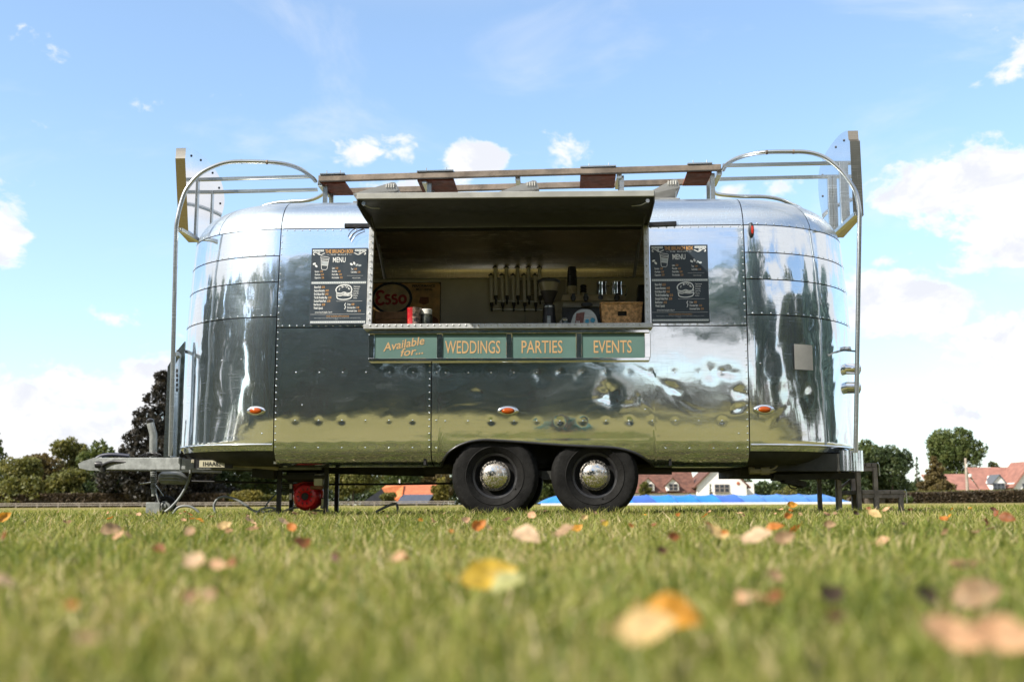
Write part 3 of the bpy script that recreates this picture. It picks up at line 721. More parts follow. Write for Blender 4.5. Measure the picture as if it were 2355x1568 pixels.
# tail lamp pods, brackets
for (px, py, r_) in ((1953, 848, .047), (1953, 891, .050)):
    a = P(px - 24, py, .55); b = P(px + 22, py, .55); m = MB()
    m.tube([a, a + (b - a) * .25, a + (b - a) * .3, b], [r_ * 1.2, r_ * 1.15, r_, r_], 20); o = m.build('tail_lamp', CHROME, car, 40)
    m = MB(); m.tube([b, b + (b - a) * .06], [r_ * .94, r_ * .6], 20); m.build('lens', REDL, o, 40)
m = MB(); m.bar(P(1938, 805, .5), P(1972, 808, .3), .02, .015); m.lathe([(.03, -.01), (.035, 0), (.03, .02)], 12, P(1948, 803, .5), (0, 0, 1)); m.build('pole_bracket', STEEL, car, 30)
m = MB(); m.bar(P(400, 815, .35), P(424, 808, .6), .03, .03); m.lathe([(.025, -.03), (.03, 0), (.025, .03)], 12, P(412, 812, .45), (0, 0, 1)); m.build('pole_bracket', STEEL, car, 30)

# ------------------------------------------------------------------ roof rack, hoops, fins
VF, VR = .80, 1.23
e_r = bpy.data.objects.new('roof_rack', None); COL.objects.link(e_r); e_r.parent = car
ra, rb = P(733, 412, VF), P(1657, 386, VF); dv = Vector((0, VR - VF, 0))
for nm, q in (('rail', Vector((0, 0, 0))), ('rail', dv)):
    m = MB(); m.bar(ra + q, rb + q, .05, .055, (0, 0, 1), .004); m.build(nm, RACKM, e_r, 30)
def on_rail(px):
    k = (P(px, 400, VF).x - ra.x) / (rb.x - ra.x); return ra + (rb - ra) * k
for px in (735, 975, 1190, 1424, 1655):
    p = on_rail(px); m = MB(); m.bar(p + Vector((0, .02, -.035)), p + dv + Vector((0, -.02, -.035)), .045, .05, (0, 0, 1), .004); m.build('crossbar', STEEL, e_r, 30)
for px in (745, 985, 1430, 1640):
    for q in (Vector((0, .08, 0)), dv - Vector((0, .08, 0))):
        p = on_rail(px) + q; m = MB(); m.bar(p - Vector((0, 0, .03)), Vector((p.x, p.y, 2.72)), .04, .04); m.build('leg', STEEL, e_r, 30)
for a, b in ((737, 794), (959, 1043), (1334, 1416), (1580, 1637)):
    p, q = on_rail(a), on_rail(b); c = (p + q) / 2 + dv / 2 + Vector((0, 0, -.034))
    m = MB(); m.box(c, ((q - p).length, (VR - VF) - .03, .018), None, .002); m.build('deck_board', BROWN, e_r, 0)
    m = MB(); m.bar(p + Vector((0, -.004, .037)), q + Vector((0, -.004, .037)), .06, .012); 
    for t in (.25, .8): m.tube([p + (q - p) * t + Vector((0, 0, .04)), p + (q - p) * t + Vector((0, 0, .075))], .005, 6)
    m.build('clamp_plate', STEEL, e_r, 30)
for (a, va), (b, vb) in (((z1(1545, 555), VF), (z1(295, 590), VF)), ((z1(1620, 686), VR), (z1(320, 716), VR)), ((z3(880, 400), VF), (z3(2035, 375), VF)), ((z3(740, 525), VR), (z3(1990, 497), VR))):
    m = MB(); m.bar(P(*a, va), P(*b, vb), .03, .03, (0, 0, 1), .003); m.build('extension_bar', STEEL, e_r, 30)
for (x, y0, y1, zf, v_) in ((410, 600, 1190, z1, VF), (555, 700, 1040, z1, VR), (1950, 372, 945, z3, VF), (1845, 496, 1030, z3, VR)):
    a = P(*zf(x, y0), v_); b = Vector((a.x, a.y, P(*zf(x, y1), v_).z)); m = MB(); m.bar(a, b, .052, .04, (1, 0, 0), .003); m.build('fin_post', STEEL, e_r, 30)
# hoops
def hoop(lst, zf, end):
    pts = [P(*end[0], end[1])] + [P(*zf(x, y), v_) for x, y, v_ in lst]
    c = [pts[0] + (pts[1] - pts[0]) * t for t in (0, .3, .6, .9)] + catmull(pts[1:], 6)
    m = MB(); m.tube(c, .0185, 14); o = m.build('hoop', STEEL, e_r, 60); return pts
hl = hoop([(200, 1060, .2), (213, 970, .2), (245, 835, .21), (305, 680, .22), (425, 540, .24), (565, 460, .26), (700, 417, .28), (850, 405, .3), (1110, 411, .32), (1300, 432, .38), (1450, 482, .5), (1560, 560, .68), (1598, 600, .8)], z1, ((392, 1048), .2))
hr = hoop([(2119, 880, .2), (2117, 800, .2), (2088, 655, .21), (2035, 555, .22), (1960, 455, .24), (1860, 365, .26), (1760, 308, .28), (1640, 280, .3), (1520, 276, .31), (1280, 280, .34), (1120, 302, .42), (1000, 340, .55), (920, 388, .7), (885, 440, .8)], z3, ((1967, 1040), .2))
m = MB(); m.tube(catmull([P(*z3(x, y), v_) for x, y, v_ in [(792, 590, 1.23), (800, 632, 1.35), (850, 660, 1.5), (1040, 678, 1.72), (1260, 682, 1.8), (1400, 706, 1.84), (1500, 746, 1.87), (1590, 792, 1.9), (1690, 880, 1.9), (1770, 1010, 1.9), (1800, 1200, 1.9)]], 5), .0185, 12); m.build('hoop', STEEL, e_r, 60)
a = ra + dv; m = MB(); m.tube(catmull([a, a + Vector((-.06, .15, .04)), a + Vector((-.3, .5, .06)), a + Vector((-.75, .62, .05)), a + Vector((-1.15, .65, -.15)), a + Vector((-1.3, .66, -.5)), a + Vector((-1.32, .66, -1.2))], 6), .0185, 12); m.build('hoop', STEEL, e_r, 60)
for (zf, q) in ((z1, [(855, 405), (1112, 411)]), (z3, [(1280, 280), (1520, 276)])):
    for x, y in q:
        c = P(*zf(x, y), .31); m = MB(); m.lathe([(.0195, -.008), (.0205, 0), (.0195, .008)], 14, c, (1, 0, 0)); m.build('weld_collar', RACKM, e_r, 60)
# fins: hollow sheet-metal signs standing across each end
FINL, FINR = -2.93, 2.905
FINEDGE = aluminium('brown_reflection_edge', col=(.44, .37, .29), sharp=.14, haze=.35, hr=.35)  # brown reflections along the fin rims are put into this metal's colour
finr = [(2030, 178), (2062, 850), (1885, 1052), (1800, 1010), (1780, 850), (1752, 690), (1745, 545), (1762, 405), (1806, 300), (1860, 215), (1930, 130), (1985, 92), (2012, 86), (2018, 165)]
finl = [(290, 372), (322, 1105), (420, 1215), (560, 1210), (640, 1000), (682, 840), (680, 720), (650, 600), (590, 482), (500, 372), (395, 290), (330, 268), (298, 270), (292, 362)]
for zf, pl, u_, sg in ((z3, finr, FINR, 1), (z1, finl, FINL, -1)):
    poly = [PU(*zf(x, y), u_) for x, y in pl]
    e = bpy.data.objects.new('end_fin', None); COL.objects.link(e); e.parent = car
    bod = poly[4:13]; sm = catmull(bod, 4)
    full = poly[:4] + sm + poly[13:]
    m = MB(); m.prism(full, (sg * .088, 0, 0)); o = m.build('fin_shell', CHROME, e, 25); o.data.materials.append(FINEDGE)
    for pg in o.data.polygons:
        if abs(pg.normal.x) < .5: pg.material_index = 1
    for k in range(5):
        p = sm[4 + k * 6]; c = Vector((u_ - sg * .002, (p.y - .9) * .82 + .9, (p.z - 2.9) * .86 + 2.9)); m = MB(); m.lathe([(.012, 0), (.009, .006), (0, .008)], 8, c, (-sg, 0, 0)); m.build('bolt', BLACKM, e, 40)
    a = P(*(zf(2090, 835) if sg > 0 else zf(235, 1085)), .25); b = PU(*(zf(1885, 1050) if sg > 0 else zf(405, 1205)), u_)
    m = MB(); m.bar(a, Vector((b.x - sg * .03, b.y, b.z)), .04, .03); m.build('fin_strut', STEEL, e, 30)

# open roof vents
for (vx0, vz0, vx1, vz1) in VENTS:
    e = bpy.data.objects.new('roof_vent', None); COL.objects.link(e); e.parent = car
    p, q = Vector((vx0, .62, vz0)), Vector((vx1, .62, vz1)); L = q.x - p.x
    m = MB()
    for c_, s_ in ((((p.x + q.x) / 2, .63, 2.76), (L, .04, .06)), (((p.x + q.x) / 2, .97, 2.77), (L, .04, .06)), ((p.x + .02, .8, 2.77), (.04, .3, .06)), ((q.x - .02, .8, 2.77), (.04, .3, .06))): m.box(c_, s_, None, .005)
    m.build('vent_base', GREYPL, e, 30)
    poly = [(p.x, .62, p.z - .01), (p.x, .62, p.z), (q.x - .05, .62, q.z), (q.x - .02, .62, q.z - .004), (q.x + .005, .62, q.z - .075), (q.x - .01, .62, q.z - .08)]
    m = MB(); m.prism(poly, (0, .36, 0)); m.build('vent_lid', VENTPL, e, 20)
    for k in range(4):
        m = MB(); m.box((q.x - .10 + k * .022, .615, q.z - .035 - .0), (.006, .012, .035)); m.build('louvre', WHITEP, e, 0)
    m = MB(); m.bar((q.x - .04, .66, 2.75), (q.x - .02, .66, q.z - .06), .012, .012); m.build('lid_stay', STEEL, e, 0)

# ------------------------------------------------------------------ bumper, hitch, underside
m = MB(); ba = P(1928, 1060, .35)
bz0, bz1 = P(1955, 1083, .3).z, P(1955, 1036, .3).z
bx0, bx1 = P(1929, 1060, .25).x, P(1981, 1060, .35).x
pl = [(bx0, .22), (bx0 + .07, .205), (bx1 - .05, .225), (bx1 - .012, .26), (bx1, .33), (bx1, 1.8), (bx1 - .03, 1.88), (bx0, 1.9), (bx0, 1.78), (bx1 - .03, 1.75), (bx1 - .03, .36), (bx0, .30)]
m.prism([(x, y, bz0) for x, y in pl], (0, 0, bz1 - bz0)); m.build('bumper', ALU_CAP, car, 50)
m = MB(); m.box(((UR + bx0) / 2 + .05, .62, .47), (bx0 - UR - .05, .7, .14)); m.box((bx0 - .35, 1.2, .42), (.8, 1.4, .1)); m.build('rear_chassis', DARK, car, 0)
m = MB(); a, b = P(1850, 1085, .5), P(1975, 1096, .5); m.bar(P(1775, 1098, .5), P(1960, 1093, .55), .12, .05); m.bar(P(1745, 1085, .45), P(1845, 1118, .6), .05, .035); m.bar(P(1800, 1104, .5), P(1848, 1113, .55), .09, .045)
for px, py in ((1825, 1112), (1935, 1092)):
    c = P(px, py, .5); m.tube([c + Vector((.045 * math.cos(t), 0, .04 * math.sin(t))) for t in np.linspace(math.pi, 2 * math.pi, 10)], .006, 6)
m.build('towing_gear', BLACK, car, 20)
m = MB(); m.tube(catmull([P(1722, 1081, .3), P(1760, 1080, .3), P(1776, 1078, .3), P(1785, 1070, .3), P(1786, 1055, .3)], 4), .032, 12); m.tube([P(1748, 1081, .3), P(1768, 1080, .3)], .038, 12); m.build('drain_pipe', mat('cream_pipe', (.30, .27, .19), .6, 0, .2, 12), car, 60)
m = MB(); m.tube(catmull([P(1790, 1062, .35), P(1830, 1056, .35), P(1860, 1050, .35)], 4), .012, 8); m.lathe([(.02, -.03), (.03, 0), (.02, .03)], 8, P(1848, 1052, .35), (1, 0, 0)); m.tube([P(1815, 1063, .33), P(1830, 1072, .33), P(1842, 1075, .33)], .006, 6); m.build('gas_valve', STEEL, car, 40)
m = MB(); m.lathe([(.012, 0), (.014, .03), (.008, .05)], 8, P(1862, 1055, .34), (0, 0, 1)); m.build('valve_handle', AMBER, car, 40)
# drawbar
def bars(name, lst, mt, parent=car, bev=.004):
    m = MB()
    for a, b, w, h in lst: m.bar(a, b, w, h, (0, 0, 1), bev)
    return m.build(name, mt, parent, 30)
da, db = P(420, 1066, .5), P(232, 1066, 1.0)
bars('drawbar_beam', [(Vector((da.x, .5, da.z)), db, .06, .105)], GALV); bars('drawbar_beam', [(Vector((da.x, 1.6, da.z)), db + Vector((0, .1, 0)), .06, .105)], GALV)
bars('drawbar_beam', [(Vector((da.x + 1.2, .5, da.z - .005)), Vector((da.x, .5, da.z - .005)), .06, .09)], GALV)
co = [P(234, 1050, 1.0), P(234, 1082, 1.0), P(205, 1081, 1.0), P(182, 1076, 1.0), P(179, 1066, 1.0), P(190, 1060, 1.0), P(215, 1052, 1.0)]
m = MB(); m.prism(co, (0, .11, 0)); m.build('coupling_head', GALV, car, 30)
m = MB(); m.tube(catmull([P(222, 1054, 1.03), P(236, 1047, 1.03), P(262, 1045, 1.03), P(298, 1048, 1.03)], 4), [.018] * 13, 10); m.build('coupling_lever', mat('dark_blue_grip', (.02, .025, .05), .5, 0, .1, 9), car, 60)
m = MB(); m.tube(catmull([P(240, 1083, .93), P(236, 1072, .92), P(243, 1066, .9), P(262, 1061, .86), P(310, 1063, .78), P(350, 1060, .7), P(388, 1059, .6)], 5), .014, 8); m.build('trailer_cable', BLACKM, car, 60)
m = MB(); m.lathe([(.03, -.035), (.034, 0), (.03, .035)], 10, P(229, 1068, .97), (1, 0, 0)); m.lathe([(.025, -.02), (.03, .02)], 10, P(238, 1080, .95), (0, 0, 1)); m.build('plug_socket', BLACKM, car, 40)
# jockey wheel
e = bpy.data.objects.new('jockey_wheel', None); COL.objects.link(e); e.parent = car
jt, jm, jb = P(349, 968, .98), P(352, 1050, .98), P(354, 1140, .98)
m = MB(); m.tube([jt + Vector((-.012, 0, -.02)), jt + Vector((.02, 0, -.12)), jm, jm + Vector((0, 0, -.12))], .034, 14); m.build('jack_tube', GALV, e, 40)
m = MB(); m.lathe([(.028, 0), (.034, .02), (.03, .035), (.012, .045), (0, .047)], 14, jt + Vector((-.015, 0, -.02)), (0, 0, 1)); m.build('jack_cap', BLACKM, e, 40)
m = MB(); m.tube([jm + Vector((0, 0, -.1)), jb], .022, 12); m.build('jack_stem', GALV, e, 40)
for k in range(11):
    c = jm + (jb - jm) * (.36 + k * .045); m = MB(); m.lathe([(.023, -.006), (.031, 0), (.023, .006)], 12, c, (0, 0, 1)); m.build('jack_thread', GALV, e, 50)
m = MB(); m.bar(jb + Vector((.02, -.04, .06)), Vector((jb.x + .08, jb.y - .04, .09)), .02, .008); m.box((jb.x + .02, jb.y - .06, .07), (.13, .02, .13), None, .005); m.build('wheel_fork', GALV, e, 20)
wc = P(378, 1156, .98); m = MB(); m.lathe([(.05, .02), (.06, .035), (.088, .032), (.098, .015), (.098, -.015), (.088, -.032), (.06, -.035), (.05, -.02)], 28, (wc.x, 1.0, .1), (0, -1, 0)); m.build('small_tyre', RUBBER, e, 40)
m = MB(); m.lathe([(.055, .02), (.03, .026), (.02, .04), (0, .042)], 20, (wc.x, 1.0, .1), (0, -1, 0)); m.build('small_rim', GALV, e, 40)
m = MB(); m.tube([P(322, 1112, .95), P(352, 1108, .97)], .006, 6); m.tube([P(356, 1112, .97), P(376, 1140, .97)], .004, 6); m.build('crank_rod', STEEL, e, 40)
m = MB()
for k in range(5): m.tube(catmull([P(318 + k * 6, 1049, .9), P(335 + k * 5, 1044 - k % 2 * 3, .92), P(352 + k * 3, 1042 + k % 3 * 3, .88), P(372, 1048, .9)], 4), .008, 6)
m.build('cable_bundle', BLACKM, car, 60)
# grey moulded cover and front locker by the drawbar
m = MB(); a, b = P(372, 1098, .8), P(430, 1098, .8)
m.tube([P(366, 1098, .8), P(372, 1098, .8), P(412, 1099, .8), P(428, 1106, .8), P(434, 1110, .8)], [.03, .055, .06, .035, .012], 14)
for dy in (-7, 0, 6): m.tube(catmull([P(370, 1098 + dy, .74), P(405, 1098 + dy, .735), P(420, 1103 + dy * .7, .74)], 4), .007, 6)
m.build('ribbed_cover', GALV, car, 50)
for (xa, xb, ya, yb, v_, nm) in ((404, 412.5, 785, 1050, .42, 'corner_post'), (386.5, 390.5, 816, 1052, .34, 'edge_plate')):
    a, b = P(xa, ya, v_), P(xb, yb, v_)
    m = MB(); m.prism([Vector((a.x, v_, b.z)), Vector((b.x, v_, b.z)), Vector((b.x, v_, a.z)), Vector((a.x, v_, a.z - .1))], (0, .03, 0)); o = m.build(nm, ALU_CAP, car, 20)
for k in range(5):
    c = P(406.5, 852 + k * 11, .415); m = MB(); m.box(c, (.012, .008, .028)); m.build('slot', BLACK, car, 0)
# number plate
c = P(490, 1066, .30)
m = MB(); m.box((c.x, .31, c.z), (.33, .012, .075)); npl = m.build('number_plate', BLACKM, car, 0)
m = MB(); m.box((c.x - .01, .302, c.z), (.215, .006, .058)); o = m.build('plate_face', mat('plate_cream', (.45, .42, .30), .6, 0, .1, 9), npl, 0)
p = Print(); p.text('1HAA82', c.x - .085, c.z - .018, .036, .6, .01, fitw=.15); p.build('lettering', BLACK, o, Matrix.Translation((0, .298, 0)))
bars('under_rail', [(P(440, 1060, .37), P(640, 1077, .42), .02, .03)], mat('cream_rail', (.33, .30, .22), .6, 0, .2, 9)); bars('under_box', [(P(590, 1088, .6), P(640, 1091, .6), .3, .075)], DARK); bars('front_chassis', [(P(400, 1062, .55), P(470, 1066, .7), .08, .07), (P(470, 1070, .8), P(1000, 1085, .9), .08, .08)], DARK)
m = MB(); m.tube([P(440, 1106, .85), P(640, 1110, .85), P(750, 1113, .85), P(900, 1113, .85), P(1040, 1111, .85)], .009, 8); m.build('brake_cable', BLACK, car, 60)

# ------------------------------------------------------------------ menu boards
NAVY = mat('navy_menu_board', (.022, .034, .047), .45, 0, .12, 3)
CHALK = mat('chalk_white_print', (.74, .76, .76), .6, 0, .05, 30); ORANGE = mat('orange_print', (.62, .33, .11), .6, 0, .05, 30); DIMW = mat('grey_print', (.36, .40, .42), .6, 0, .05, 30)
BW, BH = .458, .623
def menu(label, corners):
    pts = [P(x, y, -.01 if k > 1 else .012) for k, (x, y) in enumerate(corners)]
    bl, br = pts[3], pts[2]; tl, tr = pts[0], pts[1]
    cc = (bl + br + tl + tr) / 4; w = ((br - bl).length + (tr - tl).length) / 2; h = ((tl - bl).length + (tr - br).length) / 2
    up = ((tl - bl) + (tr - br)).normalized(); rt = Vector((1, 0, 0)); rt = (rt - up * rt.dot(up)).normalized(); dp = up.cross(rt)
    fr = MC @ Matrix(((rt.x, dp.x, up.x, cc.x), (rt.y, dp.y, up.y, cc.y), (rt.z, dp.z, up.z, cc.z), (0, 0, 0, 1)))
    e = thing('menu_board', label, 'menu board', (0, 0, 0), fr, 'menu boards either side of the hatch')
    e.scale = (w / BW, 1, h / BH)
    return e
LB = 'navy chalk-style menu board on the polished panel left of the hatch'; RB = 'navy chalk-style menu board on the polished panel right of the hatch'
mb1 = menu(LB, [(717, 571.5), (845.5, 570), (841.5, 745.5), (710.5, 747.5)]); mb2 = menu(RB, [(1494.5, 564), (1626.5, 562.5), (1631.5, 741.5), (1498, 743)])
m = MB(); m.box((0, .004, 0), (BW, .010, BH), None, .001); m.build('board', NAVY, mb1, 0)
def X(f): return (f - .5) * BW
def Y(f): return (.5 - f) * BH
w_, o_, d_ = Print(), Print(), Print()
o_.text('THE BRUNCH BOX', X(.245), Y(.066), .029, .5, .012, fitw=BW * .50)
w_.text('THE  BULLET', X(.335), Y(.094), .0095, .9, .0, fitw=BW * .32); w_.stroke([(X(.275), Y(.087)), (X(.32), Y(.087))], .0012); w_.stroke([(X(.67), Y(.087)), (X(.715), Y(.087))], .0012)
w_.text('MENU', X(.385), Y(.188), .042, .5, .012, fitw=BW * .225)
def strip(y, x0, x1, n):
    d_.stroke([(X(x0), Y(y)), (X(x1), Y(y))], BH * .03)
    for k in range(n):
        a = x0 + (x1 - x0) * (k + .15) / n; b = x0 + (x1 - x0) * (k + .85) / n
        w_.poly([(X(a), Y(y + .010)), (X((a + b) / 2), Y(y - .008)), (X(b), Y(y - .004)), (X((a + b) / 2 + .004), Y(y + .006))])
strip(.455, .015, .985, 30); strip(.967, .015, .985, 30); strip(.032, .02, .22, 7); strip(.032, .77, .975, 7)
for sg, x0 in ((1, .02), (-1, .975)):
    def q(x, y): return (X(x0 + sg * x), Y(y))
    w_.curve([q(.04, .082), q(.022, .088), q(.012, .072), q(.035, .055), (q(.075, .062)), q(.11, .082), q(.15, .088), q(.185, .076), q(.215, .066)], .0055)
    w_.curve([q(.115, .07), q(.10, .062), q(.112, .053), q(.128, .060), q(.12, .078)], .004)
# paper cup, beans, burger
cx0 = .235
for pts in ([(.165, .115), (.175, .105), (.29, .118), (.32, .128), (.315, .143), (.165, .130), (.165, .115)], [(.172, .135), (.185, .27), (.20, .283), (.265, .285), (.285, .272), (.312, .146)], [(.178, .168), (.305, .178)], [(.182, .222), (.295, .232)], [(.168, .147), (.31, .158)]):
    w_.stroke([(X(a), Y(b)), (X(c), Y(d))] if False else [(X(a), Y(b)) for a, b in pts], .0034)
d_.poly([(X(.185), Y(.17)), (X(.30), Y(.18)), (X(.29), Y(.228)), (X(.19), Y(.22))])
for (a, b, t) in ((.055, .205, .4), (.09, .235, -.8), (.715, .215, -.6), (.765, .203, -1.2), (.815, .225, .6), (.865, .232, .1)):
    pts = [(X(a) + .013 * math.cos(k * .45) * math.cos(t) - .008 * math.sin(k * .45) * math.sin(t), Y(b) + .013 * math.cos(k * .45) * math.sin(t) + .008 * math.sin(k * .45) * math.cos(t)) for k in range(14)]
    (w_ if a < .8 else d_).poly(pts)
bx, by = X(.60), Y(.56)
w_.curve([(bx - .062, by - .010), (bx - .066, by + .012), (bx - .045, by + .036), (bx, by + .047), (bx + .045, by + .038), (bx + .062, by + .010), (bx + .055, by - .012)], .008)
for k in range(16):
    a = random.uniform(.35, 2.8); r_ = random.uniform(.68, .92); w_.ellipse(bx + .062 * r_ * math.cos(a), by - .004 + .046 * r_ * math.sin(a), .005, .0032, None, 8)
for dy, wd in ((-.016, .007), (-.026, .004), (-.036, .006)): w_.curve([(bx - .064, by + dy), (bx - .03, by + dy - .006), (bx, by + dy + .003), (bx + .03, by + dy - .005), (bx + .066, by + dy + .002)], wd)
w_.poly([(bx + .0, by - .02), (bx + .02, by - .016), (bx + .05, by - .028), (bx + .02, by - .044), (bx - .01, by - .040)])
w_.curve([(bx - .058, by - .042), (bx - .05, by - .064), (bx, by - .072), (bx + .05, by - .062), (bx + .066, by - .038)], .007)
def item(x, y, name, price, h=.0165, xs=.50, bold=.012):
    e_ = w_.text(name, X(x), Y(y), h, xs, bold)
    if price: o_.text(price, e_ + .008, Y(y), h * .95, xs, bold * .7)
for k, (a, b) in enumerate((('Espresso', '£1.80'), ('Americano', '£2.00'), ('Cappuccino', '£2.20'))): item(.07, .317 + k * .041, a, b, .015, .47)
for k, (a, b) in enumerate((('Latte', '£2.20'), ('Flat white', '£2.20'), ('Decaf coffee', '£2.00'), ('Hot chocolate', '£2.25'))): item(.375, .275 + k * .0415, a, b, .015, .47)
for k, (a, b) in enumerate((('Teas', '£1.00'), ('Cold drinks', '£1.00'))): item(.71, .288 + k * .0415, a, b, .015, .47)
w_.stroke([(X(.64), Y(.365)), (X(.93), Y(.365))], .001); item(.735, .402, '*Alternative milks available', None, .0085, .5, .0)
for k, (a, b) in enumerate((('Bacon Roll', '£3.50'), ('Sausage Baguette', '£4.00'), ('Egg & Bacon Roll', '£4.00'), ('The Big Breakfast Bap', '£5.50'), ('Smoked Pulled Pork', '£5.00'), ('Beef Burger', '£4.50'), ("Week's Special", None))): item(.07, .525 + k * .0455, a, b, .0185, .46, .018)
item(.095, .847, 'add extra Cheese 50p, Egg 50p or Bacon £1', None, .012, .46, .006)
for k, a in enumerate(('*Vegetarian sauces,', 'Tomato ketchup,', 'Sweet peppers,', 'Jalapenos, Brie,', 'Fried onions,', '& chilli jam')): item(.765, .515 + k * .0295, a, None, .0115, .42, .004)
w_.stroke([(X(.465), Y(.697)), (X(.925), Y(.697))], .0014); w_.stroke([(X(.015), Y(.866)), (X(.975), Y(.866))], .0014)
w_.curve([(X(.635), Y(.722)), (X(.615), Y(.745)), (X(.63), Y(.765)), (X(.625), Y(.79)), (X(.612), Y(.80))], .005)
for k, (a, b) in enumerate((('Crisps', '£0.80'), ('Chocolate Bars', '£1.00'), ('Homemade Cakes', '£2.50'))): item(.66, .75 + k * .0425, a, b, .0165, .46, .01)
o_.text('FOOD ALLERGIES & INTOLERANCES', X(.30), Y(.899), .009, .6, .004, fitw=BW * .40)
d_.text('Please speak to our staff about ingredients in your meal when making your order', X(.085), Y(.919), .008, .5, .0, fitw=BW * .82); d_.text('Thank you', X(.45), Y(.938), .009, .5, .0)
d_.build('print_grey', DIMW, mb1, None, .0017)['kind'] = 'stuff'; w_.build('print_white', CHALK, mb1, None, .0022)['kind'] = 'stuff'; o_.build('print_orange', ORANGE, mb1, None, .0024)['kind'] = 'stuff'
for ch in list(mb1.children):
    c = ch.copy(); COL.objects.link(c); c.parent = mb2

# ------------------------------------------------------------------ things inside the hatch
ZC = 1.5545
def inside(name, label, cat, px, v_, group=None, z=ZC):
    return thing(name, label, cat, (P(px, 700, v_).x, v_, z), MC, group)
# wicker basket
bs = inside('wicker_basket', 'wicker basket with a cut-out handle on the hatch counter', 'basket', 1428.5, .24)
WICK = mat('wicker', (.52, .30, .13), .75, 0, .45, 40, .4, 120)
x0, x1 = P(1381.5, 720, .12).x, P(1477, 720, .12).x; zt_ = P(1428, 697, .12).z; cx = (x0 + x1) / 2; hw = (x1 - x0) / 2; hh = zt_ - ZC
def weave(fn, nu, nv, hole=None):
    mm = MB(); vs = []; fs = []
    for j in range(nv + 1):
        for i in range(nu + 1): vs.append(fn(i, j, i / nu, j / nv))
    for j in range(nv):
        for i in range(nu):
            if hole and hole[0] < (i + .5) / nu < hole[1] and hole[2] < (j + .5) / nv < hole[3]: continue
            fs.append((j * (nu + 1) + i, j * (nu + 1) + i + 1, (j + 1) * (nu + 1) + i + 1, (j + 1) * (nu + 1) + i))
    return mm.add(vs, fs)
def bump_(i, j): 
    k = (i + (j // 4) * 3) % 6; return .007 * abs(math.sin(math.pi * ((i / 6.0 + (j // 2 % 2) * .5) % 1))) * abs(math.sin(math.pi * (j / 4.0 + .25 * math.sin(i * 1.1)))) 
def side(a, b, y0_, y1_):
    def fn(i, j, s, t):
        tp = .90 + .10 * t; u_ = a + (b - a) * s; y_ = y0_ + (y1_ - y0_) * s
        n = Vector((y1_ - y0_, -(b - a), 0)).normalized()
        return Vector((cx + (u_ - cx) * tp, .24 + (y_ - .24) * tp, ZC + hh * t)) + n * bump_(i, j)
    return fn
weave(side(x0, x1, .12, .12), 72, 28, (.40, .62, .50, .68)).build('basket_front', WICK, bs, 60)
weave(side(x1, x1, .12, .36), 36, 28).build('basket_side', WICK, bs, 60); weave(side(x0, x0, .36, .12), 36, 28).build('basket_side', WICK, bs, 60); weave(side(x1, x0, .36, .36), 72, 28).build('basket_back', WICK, bs, 60)
m = MB(); rp_ = [Vector((x, y, zt_)) for x, y in ((x0, .12), (cx, .115), (x1, .12), (x1, .36), (cx, .365), (x0, .36))]; rp_.append(rp_[0])
m.tube([rp_[i] + (rp_[i + 1] - rp_[i]) * t / 8 + Vector((0, 0, .004 * (t % 2))) for i in range(6) for t in range(8)], .009, 7); m.build('basket_rim', WICK, bs, 60)
m = MB(); m.box((cx, .24, ZC + .01), (hw * 1.75, .2, .012)); m.build('basket_base', WICK, bs, 0)
m = MB(); m.box((cx, .25, ZC + hh * .42), (hw * 1.6, .17, hh * .8), None, .01); m.build('inner_shade_block', BLACK, bs, 0)  # black block fills the basket to give its inside the dark of shade
# toaster-like caravan-shaped tin
ts = inside('rounded_tin', 'shiny rounded tin with stickers beside the wicker basket', 'tin', 1342, .26)
a, b = P(1311, 740, .26), P(1374, 714, .26); L = b.x - a.x; H = b.z - ZC; c = (a.x + b.x) / 2
m = MB(); pf = [(a.x, ZC), (a.x + .005, ZC + H * .35), (a.x + .03, ZC + H * .75), (a.x + .07, ZC + H * .95), (c, ZC + H), (b.x - .06, ZC + H * .95), (b.x - .02, ZC + H * .7), (b.x, ZC + H * .3), (b.x, ZC)]
pf = [(p.x, p.z) for p in catmull([(x, 0, z) for x, z in pf], 4)]
m.prism([(x, .19, z) for x, z in pf], (0, .14, 0)); m.build('tin_body', STEEL, ts, 40)
m = MB(); m.prism([(a.x + .035, .187, ZC + .028), (a.x + .105, .187, ZC + .035), (a.x + .12, .187, ZC + H * .86), (a.x + .05, .187, ZC + H * .80)], (0, .004, 0)); m.build('sticker', mat('red_brown_sticker', (.16, .06, .05), .5, 0, .3, 60), ts, 0)
for (dx, dz, r_, cc) in ((.140, .075, .018, (.05, .30, .48)), (.138, .04, .011, (.25, .05, .2)), (.185, .082, .02, (.04, .28, .45))):
    m = MB(); m.lathe([(r_, 0), (r_, .004)], 16, (a.x + dx, .188, ZC + dz), (0, -1, 0)); m.build('sticker', mat('sticker_print', cc, .5, 0, .3, 60), ts, 0)
for dx in (.055, .072): m = MB(); m.box((a.x + dx, .1845, ZC + .062), (.007, .003, .03)); m.build('stripe', WHITEP, ts, 0)
